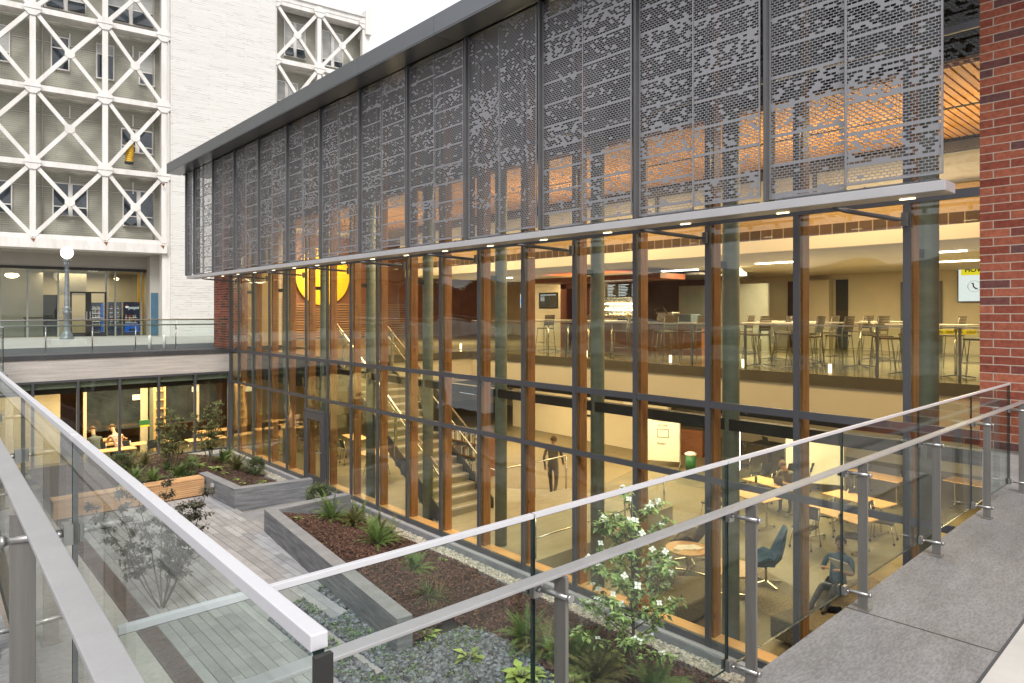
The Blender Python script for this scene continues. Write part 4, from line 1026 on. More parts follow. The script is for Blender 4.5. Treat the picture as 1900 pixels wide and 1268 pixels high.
# ---------------- trees
def limb(m,p,d,l,r0,r1,k=5,wob=.18):
    pts=[Vector(p)]; q=Vector(p); dd=Vector(d).normalized()
    for i in range(k):
        dd=(dd+Vector((rv(-wob,wob),rv(-wob,wob),rv(-wob,wob)*.5+.03))).normalized(); q=q+dd*l/k; pts.append(q.copy())
    m.tube(pts,[r0+(r1-r0)*i/k for i in range(k+1)],6,cap=False); return pts
def dogwood():
    x,y=at(1172,1272,-3.58); z=hz(x,y,-3.26)-.02
    random.seed(77)
    t=thing('dogwood_tree','young dogwood tree with white four petalled flowers in front of the right window bays','tree',(x,y,z))
    tr=MB(); lf=MB(); fl=MB()
    H=2.62; n=12; tp_=[]
    for i in range(n+1): tp_.append(Vector((x+.03*math.sin(i*.9)+.02*i/n,y+.03*math.cos(i*.7),z+H*.97*i/n)))
    tr.tube(tp_,[.026-.019*i/n for i in range(n+1)],8)
    for i in range(46):
        h=.30+1.95*(i/46)+rv(-.04,.04); a=i*2.4+rv(-.4,.4); f=h/H
        ln=(.80*(1-f)**.65+.14)*(1.0 if h>.5 else .85)*rv(.7,1.15)
        base=tp_[min(n,int(h/H*n))].copy(); base.z=z+h
        d=Vector((math.cos(a),math.sin(a),rv(.25,.75)))
        pts=limb(tr,base,d,ln,.010,.003,5,.16)
        for s in range(1,6):
            p=pts[s]
            dens=(3,6,10,12,14)[s-1]
            for _ in range(dens):
                dd=Vector((rv(-1,1),rv(-1,1),rv(-.55,.35))).normalized(); q=p+Vector((rv(-.05,.05),rv(-.05,.05),rv(-.03,.04)))
                lf.leaf(q,dd,(rv(-.3,.3),rv(-.3,.3),1),rv(.075,.13),rv(.038,.066),.18)
            if s>=3 and rv(0,1)<.58:
                q=p+Vector((rv(-.07,.07),rv(-.07,.07),rv(.02,.08))); nrm=Vector((rv(-.6,.2),rv(-.9,.1),rv(.5,1))).normalized()
                u=nrm.orthogonal().normalized(); v=nrm.cross(u); fl.cur=0; rt=rv(0,1.5); rad=rv(.044,.060)
                for k in range(4):
                    aa=rt+k*math.pi/2; d1=u*math.cos(aa)+v*math.sin(aa); d2=nrm.cross(d1)
                    fl.add([q,q+d1*rad*.55+d2*rad*.42+nrm*.006,q+d1*rad*1.05+nrm*.002,q+d1*rad*.55-d2*rad*.42+nrm*.006],[(0,1,2,3)])
                fl.cur=1
                fl.lathe([(.002,0),(.007,.004),(.002,.01)],q,6)
    tr.build('trunk',M['bark'],t); lf.build('crown',M['leafdog'],t); fl.build('flowers',[M['bract'],M['lime']],t)
dogwood()
def slender(label,u,v,zb,H,stems,nleaf,mat,seed,spread=.35,leaf=(.035,.06),group=None,lo=.25,xy=None):
    x,y=xy if xy else at(u,v,zb); random.seed(seed)
    t=thing('small_tree',label,'tree',(x,y,zb),group=group); tr=MB(); lf=MB()
    for s in range(stems):
        a=rv(0,6.28); d=Vector((math.cos(a)*spread,math.sin(a)*spread,1))
        pts=limb(tr,(x+.03*math.cos(a),y+.03*math.sin(a),zb),d,H*rv(.8,1.05),.014,.004,9,.10)
        for k in range(2,10):
            for b in range(3):
                if k/9<lo: continue
                aa=rv(0,6.28); dd=Vector((math.cos(aa),math.sin(aa),rv(.1,.8)))
                bp=limb(tr,pts[k],dd,rv(.12,.36)*(1.2-k/12),.004,.0015,4,.25)
                for q in bp[1:]:
                    for _ in range(nleaf):
                        lf.leaf(q+Vector((rv(-.04,.04),rv(-.04,.04),rv(-.04,.04))),(rv(-1,1),rv(-1,1),rv(-.7,.5)),(0,0,1),rv(*leaf),rv(leaf[0]*.5,leaf[1]*.55),.15)
    tr.build('trunk',M['bark'],t); lf.build('crown',M[mat],t); return t
GT='young slender trees in the courtyard'
slender('slender young tree with sparse leaves behind the bench, left of the pair',322,878,-3.30,1.85,5,11,'leafsp',5,spread=.30,leaf=(.045,.075),group=GT)
slender('slender young tree against the wing glass, right of the pair',388,868,-3.40,1.95,5,11,'leafsp',6,spread=.22,leaf=(.045,.075),group=GT)
slender('loose dark leaved tree in the paving seen through the left glass railing',300,1128,-3.60,2.05,8,10,'leafdk',8,spread=.5,leaf=(.045,.08),group=GT)

# ================================================================= WALKWAYS AND THEIR RAILINGS
structure(MB().box(-8.37,-.06,-22.74,-21.95,-.80,-.52).build('right_walkway',M['deck']))
m=MB(); m.box(-8.37,-.06,-22.76,-22.741,-.8,-.515); structure(m.build('walkway_joint_strip',M['asphalt']))
structure(MB().box(-8.37,-.06,-27,-22.762,-.80,-.505).build('pale_slab',M['pale']))
m=MB()
for a,b in (((-4.05,-22.735),(-4.45,-21.96)),): m.beam((-4.30,-22.74,-.5195),(-4.33,-21.95,-.5195),.008,.002)
structure(m.build('slab_joint',M['dark2']))
structure(MB().box(-16,-8.38,-27,-4.0,-.42,-.12).build('left_walkway',M['deck']))
structure(MB().box(-16,-6.85,-3.99,.70,-.42,-.12).build('rear_walkway',M['deck']))
ground('walkway_support',M['planterc'],(-8.6,-8.40,-27,-4.0,-3.9,-.43),(-8.37,-.30,-22.4,-21.97,-3.9,-.81))
def railing(name,label,C0,C1,zcap,zhand,zdeck,zglass,side,posts,ends):
    """C0,C1: plan points of the cap line; side: unit offset towards the walker; posts: distances along the line"""
    C0=Vector(C0); C1=Vector(C1); d=(C1-C0).normalized(); n=Vector(side).normalized(); n=(n-d*n.dot(d)).normalized()
    T=thing(name,label,'railing',(C0.x,C0.y,zdeck)); g=.105; Lt=(C1-C0).length
    P=lambda s,o,z: Vector((C0.x+d.x*s+n.x*o,C0.y+d.y*s+n.y*o,z))
    js=sorted([0]+posts+[Lt])
    for a,b in zip(js,js[1:]):
        if b-a<.05: continue
        m=MB(); m.beam(P(a+.004,0,zcap-.010),P(b-.004,0,zcap-.010),.020,.018); m.build('cap_rail',M['cap'],T,bevel=.0015)
        m=MB(); p,q=P(a+.006,0,0),P(b-.006,0,0); w=n*.0065
        vs=[(p.x-w.x,p.y-w.y,zglass),(q.x-w.x,q.y-w.y,zglass),(q.x+w.x,q.y+w.y,zglass),(p.x+w.x,p.y+w.y,zglass)]
        vs+=[(x,y,zcap-.021) for x,y,_ in vs]
        m.cur=0; m.add(vs,[(0,1,5,4),(2,3,7,6)]); m.cur=1; m.add(vs,[(0,3,2,1),(1,2,6,5),(3,0,4,7),(4,5,6,7)])
        m.build('glass_panel',[M['rail_glass'],M['glass_edge']],T)
    m=MB(); m.beam(P(-.004,0,zglass),P(-.004,0,zcap-.0205),.020,.008,up=d); m.build('end_reflection',M['dark2'],T)  # dark bar stands in for the brown reflection in the glass end
    m=MB(); m.beam(P(ends[0],g,zhand-.006),P(Lt+ends[1],g,zhand-.006),.056,.012); m.build('handrail',M['rail'],T,bevel=.0025)
    for s in posts:
        m=MB(); m.beam(P(s+.03,g+.012,zdeck),P(s+.03,g+.012,zhand-.0125),.058,.016,up=d); m.build('post',M['post'],T,bevel=.002)
        m=MB(); m.beam(P(s-.02,g+.012,zdeck+.004),P(s+.08,g+.012,zdeck+.004),.075,.008); m.build('base_plate',M['post'],T)
        for z in (zhand-.085,zdeck+.10):
            m=MB()
            m.tube([P(s+.03,g+.055,z),P(s+.012,.03,z)],.011,10)
            m.beam(P(s,.018,z-.028),P(s,.018,z+.028),.045,.022,up=n); m.beam(P(s,-.014,z-.025),P(s,-.014,z+.025),.040,.010,up=n)
            m.tube([P(s+.03,g+.05,z),P(s+.03,g+.062,z)],.015,10); m.tube([P(s,.03,z),P(s,.045,z)],.009,8)
            m.build('clamp',M['steel'],T)
    return T
cr=hit(1875,712,'x',-.12); 
C1=Vector((-.12,CAM[1]+1.71,0)); C0=Vector((-8.37,CAM[1]+1.795,0))
sp=[1.725,3.06,4.43,5.84,7.24,8.55]
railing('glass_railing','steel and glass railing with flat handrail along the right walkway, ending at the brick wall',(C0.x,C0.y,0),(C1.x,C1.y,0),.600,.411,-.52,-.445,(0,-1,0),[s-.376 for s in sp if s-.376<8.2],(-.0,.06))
a=hit(596,1176,'z',.998); b=hit(22,710,'z',.998); dd=(b-a).normalized()
e=a+dd*((-4.3-a.y)/dd.y)
L0=(e-a).length
ps=[];s=(CAM[1]+2.22-a.y)
while s<L0-.2: ps.append(s); s+=1.34
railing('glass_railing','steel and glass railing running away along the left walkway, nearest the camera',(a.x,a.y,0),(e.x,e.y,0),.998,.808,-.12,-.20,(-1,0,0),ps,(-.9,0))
p=hit(18,607,'z',.98)
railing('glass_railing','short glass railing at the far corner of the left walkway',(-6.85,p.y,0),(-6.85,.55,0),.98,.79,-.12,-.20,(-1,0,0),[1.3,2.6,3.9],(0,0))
# ================================================================= FURNITURE PROTOTYPES
ZU,ZL=.04,-3.945
def shell(m,x0,x1,z0,z1,y,tilt,th=.02,rows=4):
    for r in range(rows):
        a=r/rows; b=(r+1)/rows
        za,zb_=z0+(z1-z0)*a,z0+(z1-z0)*b; ya,yb=y+tilt*a,y+tilt*b
        bow=.03
        xs=[x0+(x1-x0)*i/4 for i in range(5)]
        for i in range(4):
            f=lambda x:-bow*(1-((x-(x0+x1)/2)/((x1-x0)/2))**2)
            m.add([(xs[i],ya-f(xs[i]),za),(xs[i+1],ya-f(xs[i+1]),za),(xs[i+1],yb-f(xs[i+1]),zb_-.006),(xs[i],yb-f(xs[i]),zb_-.006),
                   (xs[i],ya-f(xs[i])+th,za),(xs[i+1],ya-f(xs[i+1])+th,za),(xs[i+1],yb-f(xs[i+1])+th,zb_-.006),(xs[i],yb-f(xs[i])+th,zb_-.006)],
                  [(0,1,2,3),(7,6,5,4),(0,4,5,1),(3,2,6,7),(0,3,7,4),(1,5,6,2)])
def make_stool(h=.74,back=.36,mat='taupe',name='bar_stool',cat='bar stool',seatm='browns'):
    t=thing(name,'x',cat,(0,0,0),local=True)
    m=MB(); m.box(-.21,.21,-.20,.20,h,h+.04); m.build('seat',M[seatm],t,bevel=.012)
    m=MB(); shell(m,-.20,.20,h+.12,h+.12+back,.21,.07,rows=6); m.build('backrest',M[mat],t)
    for sx in (-1,1):
        m=MB(); m.tube([(sx*.19,-.17,h+.01),(sx*.24,-.25,0)],.012,6); m.build('leg',M['stoolmetal'],t)
        m=MB(); m.tube([(sx*.19,.29,h+.45),(sx*.195,.21,h+.05),(sx*.24,.27,0)],.012,6); m.build('leg',M['stoolmetal'],t)
    m=MB(); m.tube([(-.225,-.22,.28),(.225,-.22,.28)],.010,6); m.tube([(-.225,-.22,.28),(-.225,.25,.28)],.009,6); m.tube([(.225,-.22,.28),(.225,.25,.28)],.009,6); m.build('footrest',M['stoolmetal'],t)
    return t
def make_chair(name='stacking_chair'):
    t=thing(name,'x','chair',(0,0,0),local=True); h=.44
    m=MB(); m.box(-.22,.22,-.22,.20,h,h+.035); m.build('seat',M['black'],t,bevel=.014)
    m=MB(); shell(m,-.22,.22,h+.14,h+.42,.21,.06,rows=1); m.build('backrest',M['black'],t,bevel=.004)
    for sx in (-1,1):
        m=MB(); m.tube([(sx*.2,-.16,h),(sx*.24,-.24,.05)],.011,6); l=m.build('leg',M['chrome'],t)
        m=MB(); m.tube([(sx*.24-.015,-.24,.028),(sx*.24+.015,-.24,.028)],.028,10); m.build('caster',M['black'],l)
        m=MB(); m.tube([(sx*.2,.25,h+.40),(sx*.2,.21,h+.05),(sx*.24,.25,.05)],.011,6); l=m.build('leg',M['chrome'],t)
        m=MB(); m.tube([(sx*.24-.015,.25,.028),(sx*.24+.015,.25,.028)],.028,10); m.build('caster',M['black'],l)
    return t
def make_hightable():
    t=thing('high_table','x','table',(0,0,0),local=True)
    m=MB(); m.box(-.75,.75,-.33,.33,1.04,1.065); m.build('table_top',M['wboard'],t,bevel=.006)
    for x in (-.45,.45):
        m=MB(); m.tube([(x,0,.05),(x,0,1.04)],.028,10); m.build('column',M['chrome'],t)
        m=MB()
        for a in range(4):
            an=a*math.pi/2+.785; m.beam((x,0,.07),(x+.36*math.cos(an),.36*math.sin(an),.02),.04,.022)
        m.build('foot',M['dark'],t)
    return t
def make_table(w=1.5,d=.70,name='study_table'):
    t=thing(name,'x','table',(0,0,0),local=True)
    m=MB(); m.box(-w/2,w/2,-d/2,d/2,.715,.742); m.build('table_top',M['maple'],t,bevel=.004)
    for sx in (-1,1):
        m=MB(); x=sx*(w/2-.18); m.beam((x,0,.03),(x,0,.71),.05,.03); m.beam((x,-d/2+.05,.05),(x,d/2-.05,.05),.04,.03)
        l=m.build('leg',M['chrome'],t)
        m=MB()
        for y in (-d/2+.07,d/2-.07): m.tube([(x-.015,y,.025),(x+.015,y,.025)],.025,10)
        m.build('caster',M['black'],l)
    return t
def make_round(r=.42,h=.50,legs='pedestal'):
    t=thing('round_table','x','table',(0,0,0),local=True)
    m=MB(); m.tube([(0,0,h-.03),(0,0,h)],r,32); m.build('table_top',M['maple'],t)
    if legs=='pedestal':
        m=MB(); m.tube([(0,0,.03),(0,0,h-.03)],.03,10); m.build('column',M['chrome'],t)
        m=MB()
        for a in range(4):
            an=a*math.pi/2+.3; m.beam((0,0,.05),(.36*math.cos(an),.36*math.sin(an),.02),.045,.02)
        m.build('foot',M['chrome'],t)
    else:
        for a in range(4):
            an=a*math.pi/2+.785; m=MB(); m.tube([(r*.5*math.cos(an),r*.5*math.sin(an),h-.03),(r*.8*math.cos(an),r*.8*math.sin(an),0)],.012,6); m.build('leg',M['chrome'],t)
    return t
def make_lounge(mat,hb=1.08,name='lounge_chair'):
    t=thing(name,'x','lounge chair',(0,0,0),local=True)
    # one continuous bucket: seat curving up into a tall tapered back with side wings
    prof=[(-.34,.42),(-.30,.40),(-.05,.38),(.16,.42),(.25,.55),(.30,.78),(.35,hb)]
    wid=[.28,.31,.33,.33,.32,.29,.17]; wing=[.0,.06,.16,.22,.18,.12,.02]
    m=MB(); rows=[]
    for th in (0,-.035):
        for (y,z),w_,g in zip(prof,wid,wing):
            for k in range(9):
                a=-1+2*k/8; rows.append((w_*a, y-(abs(a)**3)*g*.75+(th if z>.5 else 0)*-1, z+(abs(a)**3)*g*.9*(1 if z<.5 else .1)+(th if z<=.5 else 0)))
    fs=[]; n=len(prof)
    for s in (0,1):
        o=s*n*9
        for i in range(n-1):
            for k in range(8):
                f=(o+i*9+k,o+i*9+k+1,o+(i+1)*9+k+1,o+(i+1)*9+k); fs.append(f if s==0 else f[::-1])
    for i in range(n-1):
        for k in (0,8): f=(i*9+k,(i+1)*9+k,n*9+(i+1)*9+k,n*9+i*9+k); fs.append(f)
    for k in range(8):
        for i in (0,n-1): fs.append((i*9+k,i*9+k+1,n*9+i*9+k+1,n*9+i*9+k))
    m.add(rows,fs,True); m.build('shell',M[mat],t)
    m=MB(); m.box(-.24,.24,-.27,.14,.40,.46); m.build('cushion',M[mat],t,bevel=.02)
    m=MB(); m.tube([(0,0,.05),(0,0,.37)],.025,8); m.build('column',M['chrome'],t)
    m=MB()
    for a in range(4):
        an=a*math.pi/2+.5; m.beam((0,0,.06),(.33*math.cos(an),.33*math.sin(an),.015),.04,.02)
    m.build('foot',M['chrome'],t)
    return t
def place(proto,used,x,y,z,rz,label,group=None,scale=None):
    o=proto if not used else dup(proto)
    o.location=(x,y,z); o.rotation_euler=(0,0,R(rz)); o['label']=label
    if group: o['group']=group
    if scale: o.scale=(scale,)*3
    return o
stool=make_stool()
GS='bar stools on the upper floor'
sl_=[ # x,y,rot,label
 (7.3,-19.95,180,'high stool with a slatted back right beside the brick wall, nearest of all stools'),
 (6.6,-18.55,200,'high stool standing alone at the floor edge just left of the right hand column'),
 (7.6,-18.1,20,'low backed high stool behind the lone stool at the floor edge'),
 (8.6,-17.55,160,'high stool at the right end of the long row of white tables'),
 (6.3,-17.0,180,'first high stool left of the second timber post from the brick wall'),
 (7.2,-16.4,10,'high stool facing away at the middle white table'),
 (8.4,-16.1,185,'high stool behind the middle white table'),
 (6.6,-15.6,170,'high stool at the left end of the middle white table'),
 (9.4,-14.9,190,'high stool farthest back at the middle tables beside the cabinet'),
 (7.7,-14.6,0,'high stool turned towards the back wall beside the middle table'),
 (6.8,-12.9,150,'left one of two high stools in front of the grey bin'),
 (7.5,-13.3,175,'right one of two high stools in front of the grey bin'),
 (6.7,-11.35,210,'high stool in front of the pastry case counter'),
 (7.0,-9.6,180,'high stool below the black wall screen'),
 (6.3,-6.4,185,'high stool alone at the floor edge left of the plaster wall'),
 (9.5,-18.9,170,'high stool behind the yellow caution tape'),
 (8.5,-20.3,200,'high stool partly hidden by the edge of the brick wall'),
 (7.4,-17.2,170,'high stool in the crowd directly behind the edge table'),
 (8.0,-15.6,200,'high stool between the two middle white tables'),
 (9.8,-15.9,175,'high stool in the back row of the crowd, left of the dark doorway'),
 (10.4,-16.8,185,'high stool at the far table by the tan wall'),
 (11.4,-16.2,160,'high stool behind the far table by the tan wall'),
 (7.1,-15.1,20,'high stool in front of the tall cabinet, nearest the edge'),
 (9.0,-13.9,180,'high stool right of the pale screen wall'),
 (9.6,-18.0,190,'high stool between the right column and the caution tape'),
 (7.0,-20.6,170,'high stool seen last before the brick wall at the floor edge'),
 (8.0,-11.9,180,'high stool left of the pair by the grey bin, close to the counter'),
 (7.6,-7.4,170,'high stool at the table under the black wall screen'),
]
for i,(x,y,rz,l) in enumerate(sl_): place(stool,i,x,y,ZU,rz,l,GS)
ht=make_hightable(); GT2='white topped high tables on the upper floor'
for i,(x,y,rz,l) in enumerate([(6.7,-19.3,85,'high white topped table next to the brick wall'),(8.0,-17.0,92,'high white topped table between the two right hand timber posts'),(6.5,-16.2,90,'high white topped table at the floor edge with a cross foot'),(8.9,-15.3,88,'high white topped table behind the edge table'),(6.7,-10.6,90,'small high table before the pastry counter'),(11.0,-17.2,90,'high white topped table farthest back by the tan wall'),(7.4,-8.2,90,'high table under the black wall screen')]):
    place(ht,i,x,y,ZU,rz,l,GT2)
# caution tape
m=MB(); p=hit(1733,615,'x',9.2); q=hit(1812,620,'x',9.2); m.box(9.19,9.20,q.y,p.y,p.z-.06,p.z+.05)
tp_=thing('caution_tape','yellow caution tape strung between stools on the upper floor','tape',(9.2,(p.y+q.y)/2,p.z-.06)); m.build('tape',M['tape'],tp_)
text('CAUTION   CAUTION   CAUTION',.075,(9.185,(p.y+q.y)/2,p.z-.005),FACE_X,M['ink'],tp_)
# HOW TO screen
TV=thing('wall_screen','large lit wall screen with a yellow heading band beside the brick wall','screen',(15.9,-18,1.7))
y0=-17.45; m=MB(); m.box(15.86,15.97,y0-2.1,y0,1.66,2.86); m.build('frame',M['black'],TV)
m=MB(); m.box(15.85,15.858,y0-2.07,y0-.03,1.69,2.83); m.build('display',M['scrw'],TV)
m=MB(); m.box(15.84,15.848,y0-2.07,y0-.10,2.50,2.83); m.build('heading_band',M['scry'],TV)
text('HOW TO',.20,(15.832,y0-.20,2.66),FACE_X,M['ink'],TV,align='LEFT',bold=.006)
m=MB()
for k in range(24):
    a=k*math.pi/12; b=(k+1)*math.pi/12
    m.beam((15.842,y0-.45+.17*math.cos(a),2.15+.17*math.sin(a)),(15.842,y0-.45+.17*math.cos(b),2.15+.17*math.sin(b)),.012,.006)
m.tube([(15.842,y0-.38,2.24),(15.842,y0-.42,2.24),(15.842,y0-.43,2.14),(15.842,y0-.50,2.07),(15.842,y0-.54,2.08)],.022,6)
m.build('telephone_symbol',M['ink'],TV)
m=MB(); m.box(15.842,15.848,y0-1.2,y0-.68,1.80,1.92); m.build('caption_bar',M['scry'],TV)
# black TV and small sign
def wallflat(name,label,cat,u0,v0,u1,v1,X,mat,border=.04):
    p=hit(u0,v0,'x',X); q=hit(u1,v1,'x',X)
    t=thing(name,label,cat,(X,(p.y+q.y)/2,q.z)); m=MB(); m.box(X,X+.06,q.y,p.y,q.z,p.z); m.build('frame',M['black'],t)
    m=MB(); m.box(X-.008,X-.001,q.y+border,p.y-border,q.z+border,p.z-border); m.build('display',M[mat],t); return t,p,q
t,p,q=wallflat('wall_screen','dark wall mounted screen on the plaster wall left of the cafe','screen',1000,544,1036,573,10.0,'win_glass')
m=MB()
for i in range(9): yy=p.y-.1-i*(p.y-q.y-.2)/9; m.box(9.985,9.99,yy-.07,yy,p.z-.10,p.z-.075)
for i in range(4): m.box(9.985,9.99,p.y-.32,p.y-.1,p.z-.17-i*.05,p.z-.155-i*.05)
m.build('caption_bar',M['scrw'],t)
t,p,q=wallflat('wall_screen','small lit blue and yellow screen at the end of the plaster wall','screen',965,545,972,572,10.0,'scrw',.02)
m=MB(); m.box(9.985,9.99,q.y+.02,p.y-.02,(p.z+q.z)/2-.08,(p.z+q.z)/2+.05); m.build('heading_band',M['bluepix'],t)
# ---------------- cafe block
CF=thing('cafe_counter','brown fronted cafe counter with a pale worktop','counter',(9.5,-10.5,ZU))
m=MB(); m.box(9.0,9.6,-12.6,-8.3,ZU,ZU+.95); m.build('front',M['darkwood'],CF); m=MB(); m.box(8.92,9.7,-12.65,-8.25,ZU+.95,ZU+1.0); m.build('worktop',M['pale'],CF)
KW=thing('cafe_back_wall','dark cafe wall with wood surround and lit ceiling panels behind the counter','wall',(12.5,-8,ZU))
m=MB(); m.box(12.5,12.6,-10.9,-6.6,ZU,2.68); m.build('dark_wall',M['dark2'],KW)
m=MB(); m.box(9.2,9.5,-6.9,-6.6,ZU,2.45); m.box(9.2,9.5,-8.0,-7.7,ZU,2.45); m.box(9.2,9.5,-8.0,-6.6,2.2,2.45); m.build('portal',M['redwood'],KW)
m=MB(); m.box(9.5,9.6,-7.7,-6.9,ZU,2.2); m.build('door',M['darkwood'],KW)
m=MB(); m.box(7.9,9.2,-11.9,-6.6,2.36,2.52); m.build('canopy',M['redwood'],KW); m=MB(); m.box(9.2,12.5,-12.4,-6.6,2.50,2.56); m.build('dark_ceiling',M['dark'],KW)
m=MB(); m.box(10.0,10.12,-6.6,-4.0,ZU,2.68); m.build('plaster_wall',M['cream'],KW)
m=MB(); m.box(12.3,12.4,-13.0,-9.6,ZU,2.3); m.build('pale_screen_wall',M['grey'],KW)
p=hit(1108,489,'x',9.15); q=hit(1172,549,'x',9.15)
MBD=thing('menu_board','black cafe menu board with two columns of white writing','menu board',(11.9,-7.5,2.0))
p=hit(1124,495,'x',11.9); q=hit(1182,556,'x',11.9)
m=MB(); m.box(11.88,11.92,q.y,p.y,q.z,p.z+.1); m.build('board',M['dark2'],MBD)
H_=p.z-q.z; W_=p.y-q.y
text('Espresso',.10,(11.87,p.y-.12,p.z-.10),FACE_X,M['scrw'],MBD,align='LEFT'); text('Seasonal',.10,(11.87,p.y-W_*.47,p.z-.10),FACE_X,M['paper'],MBD,align='LEFT')
random.seed(4); m=MB()
for c in (0,1):
    for r in range(17):
        if r==8: continue
        z=p.z-.20-r*(H_-.25)/18; ya=p.y-.12-c*W_*.42; l=random.uniform(.22,.42); m.box(11.872,11.878,ya-l,ya,z-.020,z); m.box(11.872,11.878,ya-.62,ya-.54,z-.020,z)
m.build('menu_lines',M['scrw'],MBD)
PC=thing('pastry_case','glass pastry display case with three lit shelves on the cafe counter','display case',(9.3,-9.3,ZU+1.0))
p=hit(1113,552,'x',9.15); q=hit(1164,592,'x',9.15)
m=MB(); m.box(9.1,9.55,q.y,p.y,q.z+.0,q.z+.10); m.box(9.1,9.55,q.y,p.y,p.z-.03,p.z); m.box(9.5,9.55,q.y,p.y,q.z+.1,p.z-.03); m.build('frame',M['chrome'],PC)
m=MB(); m.box(9.12,9.48,q.y+.02,p.y-.02,q.z+.30,q.z+.315); m.box(9.12,9.48,q.y+.02,p.y-.02,q.z+.50,q.z+.515); m.build('shelf',M['lamp'],PC)
m=MB(); random.seed(9)
for sh in (.10,.315,.515):
    for i in range(16):
        y=random.uniform(q.y+.05,p.y-.05); s=random.uniform(.025,.05); m.tube([(9.2+random.uniform(0,.2),y,q.z+sh),(9.2+random.uniform(0,.2),y,q.z+sh+s*1.6)],s,8)
m.build('pastries',M['maple'],PC)
m=MB(); m.box(9.09,9.096,q.y,p.y,q.z+.1,p.z-.03); m.build('case_glass',M['rail_glass'],PC)
for i,(u,v) in enumerate(((1130,494),(1132,482))):
    p=hit(u,v,'x',8.6 if i==0 else 9.6)
    t=thing('pendant_lamp',('lower bell shaped pendant lamp in front of the menu board','upper bell shaped pendant lamp behind the lower one')[i],'pendant lamp',(p.x,p.y,p.z-.08),group='cafe pendant lamps')
    m=MB(); m.lathe([(.10,-.09),(.13,-.02),(.10,.05),(.03,.10)],p,14); m.build('shade',M['lampw'],t); m=MB(); m.tube([(p.x,p.y,p.z+.1),(p.x,p.y,2.68)],.006,5); m.build('cord',M['black'],t)
for i,(u,v) in enumerate(((1371,502),(1378,508))):
    p=hit(u,v,'x',9.5)
    t=thing('pendant_lamp',('pendant lamp left of a pair in front of the tall cabinet','pendant lamp right of a pair in front of the tall cabinet')[i],'pendant lamp',(p.x,p.y,p.z-.08),group='cabinet pendant lamps')
    m=MB(); m.lathe([(.12,-.06),(.11,.02),(.02,.08)],p,12); m.build('shade',M['lampw'],t); m=MB(); m.tube([(p.x,p.y,p.z+.08),(p.x,p.y,2.68)],.005,5); m.build('cord',M['black'],t)
EM=thing('espresso_machine','chrome espresso machine with curved arms on the cafe counter','coffee machine',(9.3,-11.3,ZU+1.0))
m=MB(); m.box(9.1,9.55,-11.5,-10.9,ZU+1.02,ZU+1.32); m.build('body',M['chrome'],EM,bevel=.03); m=MB(); m.tube([(9.1,-10.9,1.2),(9.05,-10.9,1.42),(9.05,-11.2,1.50),(9.1,-11.3,1.3)],.03,8); m.build('arm',M['black'],EM)
m=MB(); m.box(9.05,9.6,-12.2,-11.6,ZU+1.0,ZU+1.25); tag(m.build('cash_register',M['bluegray'],bevel=.02),'dark till box right of the espresso machine on the counter','till')
bn=thing('waste_bin','tall grey waste bin with a white notice right of the two stools','bin',(7.7,-14.0,ZU))
m=MB(); m.prism([(7.4,-14.35),(8.0,-14.35),(8.0,-13.75),(7.4,-13.75)],ZU,ZU+.85); m.build('body',M['grey'],bn); m=MB(); m.box(7.36,8.04,-14.39,-13.71,ZU+.85,ZU+.97); m.build('lid',M['grey'],bn,bevel=.03); m=MB(); m.box(7.39,7.398,-14.1,-13.95,ZU+.65,ZU+.78); m.build('notice',M['paper'],bn)
# big yellow disc on the end wall, totem
DS=thing('yellow_wall_disc','very large yellow round panel hanging on the dark end wall','wall panel',(7.05,7.85,2.0))
m=MB(); m.tube([(7.05,7.90,3.15),(7.05,7.80,3.15)],1.45,48); m.build('disc',M['yellow'],DS)
TT=thing('wall_carving','tall pale oval carving leaning in front of the slatted wall','carving',(3.6,7.0,ZU))
m=MB(); n=24; prof_=[]
for k in range(n): a=2*math.pi*k/n; prof_.append((3.5+.42*math.sin(a)*(1-.25*math.cos(a)),7.4,1.9-1.4*math.cos(a)))
m.plate(prof_,(0,1,0),.08); m.build('oval',M['cream'],TT)
m=MB(); m.plate([(3.45+.20*math.sin(2*math.pi*k/n),7.39,2.1-.6*math.cos(2*math.pi*k/n)) for k in range(n)],(0,1,0),.006); m.build('inner_oval',M['slatwood'],TT)
# ================================================================= LOWER FLOOR
r1=make_round(.43,.50); place(r1,0,3.1,-15.95,ZL,0,'small round table with magazines behind the flowering tree','round coffee tables')
place(r1,1,2.72,-17.15,ZL,20,'round coffee table between the blue lounge chair and the window','round coffee tables',1.08)
lr=make_round(.55,.73,'legs'); place(lr,0,2.75,-4.5,ZL,0,'round maple table with thin legs near the glass door')
mg=thing('magazines','open magazines spread on the small round table','magazine',(3.1,-15.95,ZL+.5))
for i in range(3):
    m=MB(); c=Vector((3.0+.12*i,-15.85-.1*i,ZL+.503+.004*i)); a=.6*i+.2; d=Vector((math.cos(a),math.sin(a),0)); e=Vector((-d.y,d.x,0)); m.plate([c-d*.14-e*.1,c+d*.14-e*.1,c+d*.14+e*.1,c-d*.14+e*.1],(0,0,1),.003); m.build('page',M['paper'],mg)
lc=make_lounge('browns'); place(lc,0,3.75,-15.6,ZL,200,'dark brown swivel lounge chair beside the small round table')
lb=make_lounge('blue',1.12); place(lb,0,3.75,-17.3,ZL,215,'high backed dark blue swivel lounge chair behind the round coffee table')
lb2=make_lounge('blue',.9); place(lb2,0,4.3,-5.6,ZL,120,'low blue lounge chair behind the round maple table near the stairs')
